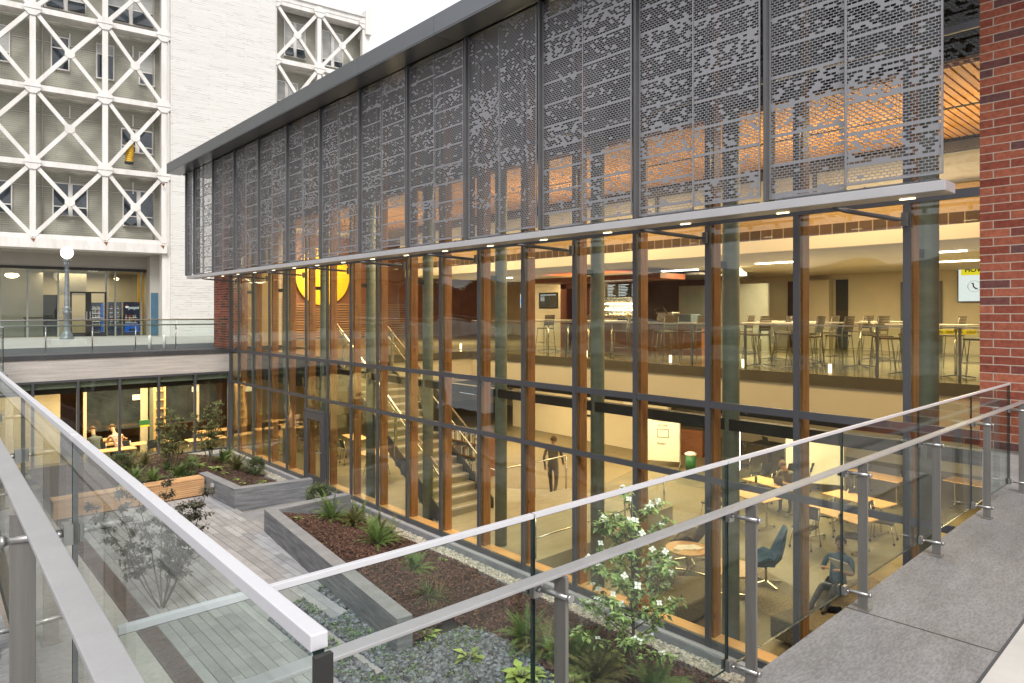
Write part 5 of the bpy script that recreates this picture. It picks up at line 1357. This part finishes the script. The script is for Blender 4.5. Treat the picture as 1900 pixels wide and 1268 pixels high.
# curved sofa pieces
def sofa(name,label,c,r0,r1,a0,a1,h,hb,back):
    t=thing(name,label,'sofa',(c[0],c[1],ZL),group='speckled lounge sofas')
    n=10; A=[R(a0+(a1-a0)*i/n) for i in range(n+1)]
    arc=lambda r:[(c[0]+r*math.cos(a),c[1]+r*math.sin(a)) for a in A]
    m=MB(); o,i_=arc(r1),arc(r0); m.prism(o+i_[::-1],ZL+.06,ZL+h); m.build('seat',M['sofa'],t,bevel=.04)
    if back:
        rb=(r1-.20,r1) if back=='out' else (r0,r0+.2); m=MB(); m.prism(arc(rb[1])+arc(rb[0])[::-1],ZL+h,ZL+hb); m.build('backrest',M['sofa'],t,bevel=.05)
    return t
sofa('curved_sofa','speckled curved sofa end standing by the window under the reading person',(1.55,-20.0),.55,1.55,35,88,.42,.74,None)
sofa('curved_sofa','speckled curved sofa with a low back left of the round coffee table',(1.3,-15.9),.62,1.45,225,318,.40,.72,'in')
sofa('curved_sofa','speckled sofa seat carrying the reading person',(3.4,-20.6),1.0,2.0,55,125,.42,.75,None)
tb=make_table(); GTB='maple topped study tables'
for i,(x,y,rz,l) in enumerate([(7.0,-17.35,75,'maple study table in the middle between the two right hand railing posts'),(8.6,-17.2,78,'maple study table just behind and right of the middle one'),(7.0,-15.15,80,'maple study table at the left behind the blue lounge chair'),(8.5,-15.1,80,'maple study table with a green bottle and a laptop'),(11.4,-16.6,85,'maple study table far back at the right against the low wall'),(12.5,-18.8,85,'maple study table with papers under the hanging lamp at the right')]): place(tb,i,x,y,ZL,rz,l,GTB)
ch=make_chair(); GC='black chairs on casters'
cl=[(6.5,-17.9,20,'black chair tucked under the front edge of the middle study table'),(7.6,-16.75,200,'black chair behind the middle study table'),(6.35,-16.9,-90,'black chair on casters left of the middle study table'),(9.1,-16.6,180,'black chair beside the rear study table'),(8.1,-17.95,10,'black chair right of the middle study table'),(6.5,-14.5,-100,'black chair at the left study table'),(7.6,-14.4,170,'black chair behind the left study table'),(9.2,-14.5,190,'black chair behind the laptop table'),
(10.3,-13.8,160,'first black chair of the row in front of the desk'),(10.8,-14.3,170,'second black chair of the row in front of the desk'),(11.3,-14.7,180,'third black chair of the row in front of the desk'),(10.9,-12.9,200,'black chair by the laptop shelf'),(11.9,-17.4,0,'black chair at the far right study table'),(12.2,-15.9,190,'black chair behind the far right study table'),(13.0,-13.4,150,'black chair far back under the low ceiling')]
for i,(x,y,rz,l) in enumerate(cl): place(ch,i,x,y,ZL,rz,l,GC)
# laptop, bottle
def laptop(x,y,z,rz,label):
    t=thing('laptop',label,'laptop',(x,y,z),R(rz),local=True); m=MB(); m.box(-.16,.16,-.11,.11,0,.015); m.build('base',M['black'],t)
    m=MB(); m.plate([(-.16,.11,.015),(.16,.11,.015),(.16,.17,.22),(-.16,.17,.22)],(0,.98,-.2),.008); m.build('lid',M['black'],t)
    m=MB(); m.plate([(-.145,.1065,.03),(.145,.1065,.03),(.145,.1625,.21),(-.145,.1625,.21)],(0,-.98,.2),.003); m.build('display',M['scrw'],t); return t
laptop(8.45,-15.35,ZL+.745,70,'open laptop on the maple table near the green bottle')
laptop(12.4,-13.0,ZL+.99,60,'open laptop with a lit display on a high shelf left of the whiteboard')
m=MB(); m.box(12.0,12.8,-13.5,-12.5,ZL+.93,ZL+.98); m.box(12.35,12.45,-13.05,-12.95,ZL,ZL+.93); tag(m.build('standing_desk',M['black']),'dark standing shelf carrying the lit laptop','desk')
m=MB(); m.lathe([(.03,0),(.035,.02),(.035,.13),(.014,.17),(.014,.2)],(8.2,-14.75,ZL+.745),10); tag(m.build('bottle',M['green']),'small green bottle on the maple table','bottle')
# whiteboards
def wboard(x,y,rz,w,h,z0,label):
    t=thing('mobile_whiteboard',label,'whiteboard',(x,y,ZL),R(rz),local=True)
    m=MB(); m.box(-w/2,w/2,-.015,.015,z0,z0+h); m.build('board',M['wboard'],t,bevel=.004)
    m=MB()
    for sx in (-1,1): m.box(sx*w/2-.02,sx*w/2+.02,-.02,.02,.06,z0+h); m.box(sx*w/2-.02,sx*w/2+.02,-.25,.25,.05,.09)
    f=m.build('stand',M['chrome'],t)
    m=MB()
    for sx in (-1,1):
        for sy in (-.22,.22): m.tube([(sx*w/2-.015,sy,.03),(sx*w/2+.015,sy,.03)],.03,8)
    m.build('caster',M['black'],f); return t
t=wboard(10.6,-10.1,-62,1.15,1.55,.20,'tall whiteboard on casters with Welcome written on it, in front of the wooden desk')
text('Welcome',.17,(-.05,-.02,1.60),FACE_Y,M['ink'],t); text('to the',.13,(.0,-.02,1.42),FACE_Y,M['ink'],t)
m=MB()
for a in ((-.2,-.02,.2,1.0,1.02),(-.2,-.02,.2,1.28,1.30)): m.box(a[0],a[2],-.02,-.017,a[3],a[4])
m.box(-.2,-.18,-.02,-.017,1.0,1.3); m.box(.18,.2,-.02,-.017,1.0,1.3); m.build('drawn_box',M['ink'],t); text('Study!',.12,(-.05,-.02,.80),FACE_Y,M['ink'],t)
t=wboard(11.2,-15.0,-62,1.6,1.55,.25,'wide blank whiteboard standing among the study tables')
# help desk
HD=thing('help_desk','long wooden service desk with a dark worktop and things on it','desk',(13,-8,ZL))
m=MB(); m.prism([(12.2,-5.2),(12.9,-5.2),(13.6,-10.1),(12.9,-10.2)],ZL,ZL+1.02); m.build('front',M['darkwood'],HD)
m=MB(); m.prism([(12.1,-5.1),(13.0,-5.1),(13.75,-10.2),(12.8,-10.3)],ZL+1.02,ZL+1.09); m.build('worktop',M['dark2'],HD)
random.seed(21)
for i,(x,y,s,mt,l) in enumerate([(12.4,-5.9,.35,'maple','small wooden tray on the left end of the service desk'),(12.5,-6.6,.3,'paper','white paper stack on the service desk'),(12.8,-7.6,.26,'black','black monitor back on the service desk'),(12.9,-8.5,.30,'paper','white printed sheet hanging over the service desk edge'),(13.1,-9.3,.28,'charcoal','dark desk phone at the right end of the service desk')]):
    t=thing('desk_item',l,'desk item',(x,y,ZL+1.09)); m=MB(); m.box(x-.03,x+.25,y-s,y,ZL+1.092,ZL+1.13); m.build('base',M[mt],t); m=MB(); m.box(x+.08,x+.12,y-s+.04,y-.04,ZL+1.13,ZL+1.13+s); m.build('panel',M[mt],t)
bn=thing('waste_bin','green waste bin with a pale bag between the desk and the timber post','bin',(10.9,-11.0,ZL))
m=MB(); m.lathe([(.15,0),(.18,.50)],(10.9,-11.0,ZL),16); m.build('body',M['green'],bn); m=MB(); m.lathe([(.19,.50),(.20,.55),(.12,.60),(.03,.58)],(10.9,-11.0,ZL),12); m.build('bag',M['paper'],bn)
# bookcase by the stairs
BK=thing('bookcase','dark bookcase with three shelves of books right of the stairs','bookcase',(4.8,-8.5,ZL))
p=hit(838,790,'x',5.2); q=hit(893,850,'x',5.2)
m=MB()
for z in (.05,.5,.95,1.35): m.box(5.2,5.5,q.y-.3,p.y+.3,ZL+z,ZL+z+.03)
m.box(5.48,5.5,q.y-.3,p.y+.3,ZL,ZL+1.38); m.box(5.2,5.5,q.y-.33,q.y-.3,ZL,ZL+1.38); m.box(5.2,5.5,p.y+.3,p.y+.33,ZL,ZL+1.38); m.build('shelves',M['darkwood'],BK)
m=MB(); random.seed(8)
for z in (.08,.53,.98):
    y=q.y-.27
    while y<p.y+.2:
        w_=random.uniform(.025,.05); m.cur=random.choice((0,0,1,2)); 
        if random.random()<.85: m.box(5.22,5.42,y,y+w_-.004,ZL+z,ZL+z+random.uniform(.2,.32))
        y+=w_
m.build('books',[M['paper'],M['taupe'],M['darkwood']],BK)
# notice screen on the lower wall
p=hit(852,722,'x',8.5); q=hit(882,735,'x',8.5)
t=thing('hanging_screen','lit screen hanging from the low ceiling right of the stairs','screen',(8.5,(p.y+q.y)/2,q.z)); m=MB(); m.box(8.5,8.58,q.y,p.y,q.z,p.z+.15); m.build('frame',M['black'],t); m=MB(); m.box(8.488,8.499,q.y+.05,p.y-.05,q.z+.05,p.z+.10); m.build('display',M['scrw'],t)
LW=thing('low_wall','cream plaster wall with a wood base behind the stairs','wall',(11.8,-7,ZL))
m=MB(); m.box(12.4,12.5,-4.4,-.5,ZL,-.95); m.build('panel',M['cream'],LW)
# far left study room behind the first bays and the wing
GW='study tables in the glazed wing'
tw=make_table(1.3,.6)
for i,(x,y,rz,l) in enumerate([(-3.5,1.75,0,'maple table nearest the wing glass at the left'),(-2.2,2.35,0,'maple table behind the tall ferns with a black chair'),(-3.4,2.95,0,'white topped study table where the two people sit'),(-.55,1.75,0,'maple table at the right end of the wing beside the corner'),(-3.3,3.95,0,'long maple table along the cream partition'),(.2,3.3,0,'maple table beyond the corner post'),(2.0,.9,80,'maple table inside the first bays of the window wall'),(3.6,-1.6,80,'maple table deep behind the third bay')]): place(tw,i,x,y,ZL,rz,l,GW)
GWC='black chairs in the wing'
for i,(x,y,rz,l) in enumerate([(-4.0,3.45,170,'black chair left at the shared study table'),(-3.05,3.5,185,'black chair behind the shared study table'),(-3.0,2.25,5,'black chair the plaid shirted person uses'),(-3.75,2.3,0,'black chair the grey jacketed person uses'),(-2.2,1.75,10,'black chair at the table behind the ferns'),(-.7,2.4,180,'black chair right in the wing behind the young tree'),(-1.4,3.1,190,'black chair in the middle of the wing'),(2.7,.4,90,'black chair inside the first bay of the window wall'),(3.0,-1.3,100,'black chair deep behind the third bay'),(2.9,-2.4,80,'black chair left of the glass door inside')]): dup(ch,(x,y,ZL),R(rz),l)['group']=GWC
SH=thing('wood_shelf','narrow timber ladder shelf with seven rungs on the concrete pier','shelf',(-1.5,3.9,ZL))
m=MB(); m.box(-1.72,-1.66,3.86,3.98,ZL,-1.1); m.box(-1.38,-1.32,3.86,3.98,ZL,-1.1); m.build('side_board',M['maple'],SH)
for k in range(7): m=MB(); m.box(-1.655,-1.385,3.80,3.98,ZL+.35+.33*k,ZL+.38+.33*k); m.build('shelf_board',M['maple'],SH)
m=MB(); m.box(-2.35,-2.05,3.2,3.3,-2.78,-2.55); m.cur=1; m.box(-2.35,-2.05,3.19,3.199,-2.78,-2.72); t=m.build('stand_sign',[M['green'],M['tape']]); tag(t,'small green and yellow sign on a post in the wing','sign')
bp_=thing('backpack','dark red and black backpack on the floor by the wing glass','backpack',(-2.62,1.55,ZL))
m=MB(); m.lathe([(.18,0),(.22,.1),(.20,.35),(.10,.52),(.02,.56)],(-2.62,1.55,ZL),14); m.build('bag',M['black'],bp_); m=MB(); m.lathe([(.10,.08),(.12,.2),(.08,.32),(.01,.34)],(-2.45,1.42,ZL),10); m.build('pocket',M['redpaint'],bp_)

# ================================================================= PEOPLE
def person(label,loc,rz,J,cloth,hair='hair_b',longhair=False):
    """J: joint name -> local point; body grown over the skeleton as one skin; cloth: face zone -> material"""
    t=thing('person',label,'person',loc,R(rz),local=True)
    order=['pelvis','waist','chest','neck','head','crown_top']
    V=[];E=[];rad=[];zone=[]
    def v(p,r): V.append(Vector(p)); rad.append(r); return len(V)-1
    ids={}
    RR={'pelvis':(.15,.125),'waist':(.135,.11),'chest':(.165,.12),'neck':(.055,.055)}
    for k in ('pelvis','waist','chest','neck'): ids[k]=v(J[k],RR[k])
    hd=Vector(J['head']); nk=Vector(J['neck']); u=(hd-nk).normalized()
    ids['jaw']=v(hd-u*.07,(.062,.068)); ids['head']=v(hd+u*.02,(.078,.092)); ids['ctop']=v(hd+u*.09,(.055,.062))
    for a,b,zn in (('pelvis','waist','shirt'),('waist','chest','shirt'),('chest','neck','shirt'),('neck','jaw','skin'),('jaw','head','skin'),('head','ctop','skin')):
        E.append((ids[a],ids[b])); zone.append(zn)
    def chain(start,pts,rs,zn):
        p=start
        for q,r,z in zip(pts,rs,zn):
            i=v(q,(r,r)); E.append((p,i)); zone.append(z); p=i
        return p
    for s in ('L','R'):
        w_=chain(ids['chest'],[J['sh'+s],J['el'+s],J['wr'+s]],[.055,.043,.028],['shirt','shirt','shirt' if cloth.get('sleeve','long')=='long' else 'skin'])
        wr=Vector(J['wr'+s]); d=(wr-Vector(J['el'+s])).normalized(); up=Vector((0,0,1)); sd=d.cross(up); sd=sd.normalized() if sd.length>.1 else Vector((1,0,0)); nn=sd.cross(d)
        palm=chain(w_,[wr+d*.05],[.030],['skin'])
        sg=1 if s=='R' else -1
        for f,(o,l) in enumerate(((-.028,.065),(-.010,.075),(.010,.072),(.028,.055))):
            b=wr+d*.075+sd*o*sg; chain(palm,[b,b+d*l*.5-nn*.012,b+d*l*.85-nn*.035],[.010,.009,.007],['skin']*3)
        b=wr+d*.03-sd*.03*sg; chain(palm,[b,b+d*.03-sd*.025*sg-nn*.01],[.011,.009],['skin']*2)
        lg=chain(ids['pelvis'],[J['hip'+s],J['kn'+s],J['an'+s]],[.088,.062,.043],['trousers']*3)
        an=Vector(J['an'+s]); fd=Vector(J.get('foot',(0,1,0))).normalized(); chain(lg,[an+Vector((0,0,-.05))+fd*.03,an+Vector((0,0,-.055))+fd*.18],[.042,.03],['shoe']*2)
    me=bpy.data.meshes.new('body'); me.from_pydata([tuple(p) for p in V],E,[])
    o=bpy.data.objects.new('body',me); COL.objects.link(o)
    md=o.modifiers.new('skin','SKIN'); md.use_smooth_shade=True
    for i,r in enumerate(rad): me.skin_vertices[0].data[i].radius=r
    me.skin_vertices[0].data[0].use_root=True
    ss=o.modifiers.new('ss','SUBSURF'); ss.levels=1; ss.render_levels=1
    dg=bpy.context.evaluated_depsgraph_get(); nm=bpy.data.meshes.new_from_object(o.evaluated_get(dg))
    bpy.data.objects.remove(o); bpy.data.meshes.remove(me); nm.name='body'
    b=bpy.data.objects.new('body',nm); COL.objects.link(b); b.parent=t
    zs=['skin','shirt','trousers','shoe']; nm.materials.clear()
    for m_ in (M['skin'],M[cloth['shirt']],M[cloth['trousers']],M['black']): nm.materials.append(m_)
    for p in nm.polygons:
        c=p.center; best=9;bz='shirt'
        for (a,bb),zn in zip(E,zone):
            A,Bq=V[a],V[bb]; ab=Bq-A; tt=max(0,min(1,(c-A).dot(ab)/max(1e-6,ab.length_squared))); dd=(c-(A+ab*tt)).length
            if dd<best: best=dd;bz=zn
        p.material_index=zs.index(bz); p.use_smooth=True
    # hair cap and face
    fwd=Vector(J.get('face',(0,1,0))).normalized(); side=fwd.cross(u).normalized(); fwd=u.cross(side).normalized()
    c=hd+u*.045-fwd*.018; m=MB(); n1,n2=10,14; vs=[];fs=[]
    for i in range(n1+1):
        a=math.pi*.62*i/n1
        for k in range(n2):
            bb=2*math.pi*k/n2; cutf=.55 if math.cos(bb)>.3 else 1
            aa=a*cutf if not longhair or math.cos(bb)>.3 else a*1.0
            q=c+u*math.cos(aa)*.105+(fwd*math.cos(bb)*.108+side*math.sin(bb)*.092)*math.sin(aa)
            if longhair and i>7 and math.cos(bb)<.3: q=q-u*(i-7)*.07
            vs.append(q)
    for i in range(n1):
        for k in range(n2): k2=(k+1)%n2; fs.append((i*n2+k,(i+1)*n2+k,(i+1)*n2+k2,i*n2+k2))
    m.add(vs,fs,True); h=m.build('hair',M[hair],t)
    m=MB(); e=hd+u*.0+fwd*.088
    for sgn in (-1,1): q=e+side*.030*sgn+u*.012; m.tube([q-fwd*.008,q+fwd*.004],.010,8)
    m.build('eyes',M['ink'],t)
    m=MB(); m.tube([e+u*.012,e-u*.022+fwd*.022],[.007,.013],6); m.build('nose',M['skin'],t)
    m=MB(); m.tube([e-u*.045-side*.022+fwd*.002,e-u*.048+fwd*.008,e-u*.045+side*.022+fwd*.002],.006,6); m.build('mouth',M['redwood'],t)
    for sgn in (-1,1): m=MB(); m.tube([hd+side*.085*sgn+u*.02,hd+side*.092*sgn-u*.02],[.016,.010],8); m.build('ear',M['skin'],t)
    return t
def seated(lean=.15,armf=.38,armz=.75,face=(0,1,-.3)):
    L_=lean
    return dict(pelvis=(0,0,.52),waist=(0,.03+L_*.3,.72),chest=(0,L_*.9,.95),neck=(0,L_*1.3+.02,1.12),head=(0,L_*1.6+.06,1.25),
      shL=(-.19,L_*.95,1.03),shR=(.19,L_*.95,1.03),elL=(-.25,L_+.16,.80),elR=(.25,L_+.16,.80),wrL=(-.14,L_+armf,armz),wrR=(.14,L_+armf,armz),
      hipL=(-.10,.05,.50),hipR=(.10,.05,.50),knL=(-.12,.45,.48),knR=(.12,.45,.48),anL=(-.12,.42,.08),anR=(.13,.46,.08),face=face)
person('person in a dark grey jacket hunched over the study table, seen from behind',(-3.85,2.35,ZL),0,seated(.38,.40,.78,(0,1,-.8)),dict(shirt='jacket',trousers='jeans'),'hair_b')
person('person in a red plaid shirt leaning over the study table beside the grey jacket',(-3.15,2.35,ZL),8,seated(.42,.36,.78,(0,1,-.9)),dict(shirt='plaid',trousers='jeans'),'hair_b')
J=seated(.0,.30,.80,(0,1,-.5)); J.update(pelvis=(0,0,.50),waist=(0,-.08,.68),chest=(0,-.20,.88),neck=(0,-.24,1.05),head=(0,-.22,1.19),shL=(-.19,-.18,.97),shR=(.19,-.18,.97),elL=(-.25,-.02,.76),elR=(.25,-.02,.76),wrL=(-.12,.20,.86),wrR=(.12,.20,.86),knL=(-.11,.44,.66),knR=(.11,.46,.60),anL=(-.12,.95,.50),anR=(.10,.98,.46))
person('person stretched out on the speckled sofa reading an open book',(3.35,-18.8,ZL),95,J,dict(shirt='blue',trousers='jeans',sleeve='short'),'hair_k')
bk=thing('open_book','open book with white pages held by the reading person','book',(3.0,-19.0,ZL+.86)); m=MB()
c=Vector((2.98,-19.05,ZL+.95)); e=Vector((.2,.98,0)); f_=Vector((-.6,.1,.8)).normalized()
m.plate([c,c+e*.17+Vector((.03,0,0)),c+e*.17+f_*.24,c+f_*.24],(.8,0,.6),.012); m.build('page',M['paper'],bk)
m=MB(); m.plate([c,c-e*.17+Vector((.03,0,0)),c-e*.17+f_*.24,c+f_*.24],(.8,0,.6),.012); m.build('page',M['paper'],bk)
person('person with long dark hair sitting behind the service desk',(14.2,-7.6,ZL+.12),95,seated(.15,.35,.95,(0,1,-.1)),dict(shirt='dark2',trousers='jeans'),'hair_k',True)
person('person bent over the laptop table',(9.1,-15.3,ZL),95,seated(.35,.42,.76,(0,1,-.8)),dict(shirt='taupe',trousers='jeans'),'hair_b')
W_=dict(pelvis=(0,0,.95),waist=(0,.02,1.12),chest=(0,.03,1.34),neck=(0,.05,1.50),head=(0,.08,1.63),shL=(-.19,.02,1.43),shR=(.19,.02,1.43),elL=(-.24,-.10,1.17),elR=(.24,.12,1.17),wrL=(-.23,-.02,.93),wrR=(.22,.32,1.0),
  hipL=(-.10,0,.92),hipR=(.10,0,.92),knL=(-.11,.16,.52),knR=(.11,-.06,.50),anL=(-.11,.26,.09),anR=(.11,-.36,.13))
person('person in dark clothes walking up from the landing handrail',(4.95,-10.35,ZL),-60,W_,dict(shirt='taupe',trousers='browns'),'hair_b')
# ================================================================= WORLD, SUN, LAMPS
w=bpy.data.worlds.new('World'); scene.world=w; w.use_nodes=True; nt=w.node_tree; nt.nodes.clear()
out=nt.nodes.new('ShaderNodeOutputWorld'); bg=nt.nodes.new('ShaderNodeBackground'); sky=nt.nodes.new('ShaderNodeTexSky')
sky.sky_type='NISHITA'; sky.sun_disc=False; sky.sun_elevation=R(48); sky.sun_rotation=R(210); sky.dust_density=4; sky.air_density=1; sky.ozone_density=1
hs=nt.nodes.new('ShaderNodeHueSaturation'); hs.inputs['Saturation'].default_value=.25; L(nt,sky.outputs[0],hs.inputs['Color'])
mx=nt.nodes.new('ShaderNodeMix'); mx.data_type='RGBA'; mx.inputs[0].default_value=.70; L(nt,hs.outputs[0],mx.inputs[6]); mx.inputs[7].default_value=(9.2,9.2,9.5,1)
L(nt,mx.outputs[2],bg.inputs[0]); bg.inputs[1].default_value=.092; L(nt,bg.outputs[0],out.inputs[0])
sl=bpy.data.lights.new('sun','SUN'); sl.energy=1.6; sl.angle=R(20); sl.color=(1,.97,.92)
so=bpy.data.objects.new('sun',sl); COL.objects.link(so); so.rotation_euler=Vector((.5,.87,-1.1)).to_track_quat('-Z','Y').to_euler()
WARM=(1,.75,.43)
for (x,y) in ((10,-20),(10,-14),(10,-8),(9,-1)): area('cafe_light',(x,y,2.62),3.5,4.0,340,WARM)
for (x,y) in ((3.2,-19),(3.2,-13),(3.2,-7),(3.2,-1)): area('atrium_light',(x,y,4.40),1.5,4,170,WARM)
for (x,y) in ((3.4,-19),(3.4,-12),(3.4,-4)): area('ceiling_wash',(x,y,2.75),1.0,5,110,WARM,(R(180),0,0))
for (x,y) in ((9,-20),(9,-15),(9,-10),(9,-4),(4,-2.5)): area('study_light',(x,y,-1.2),3.0,3.5,200,WARM)
for (x,y) in ((-3,3),(-7,3),(-1,3)): area('wing_light',(x,y,-1.25),2.0,2.5,120,WARM)
area('disc_fill_light',(6,5.0,4.2),3,2,260,(1,.8,.55),(R(55),0,0)); area('stair_light',(1.6,-8.5,4.35),1.2,4,110,WARM)  # end wall light is added to brighten the yellow disc, no fixture there
area('lobby_light',tworld(-1,5.5,3.6),4,3,150,(1,.8,.5)); area('lobby_light',tworld(-9,5.5,3.6),4,3,120,(1,.85,.6))
vs=scene.view_settings; vs.view_transform='Standard'; vs.look='None'; vs.gamma=1; vs.use_curve_mapping=False; vs.exposure=.75
cy=scene.cycles
cy.use_denoising=True; cy.max_bounces=8; cy.diffuse_bounces=4; cy.glossy_bounces=4; cy.transmission_bounces=6; cy.transparent_max_bounces=48
cy.sample_clamp_indirect=6; cy.caustics_reflective=False; cy.caustics_refractive=False; cy.use_light_tree=True
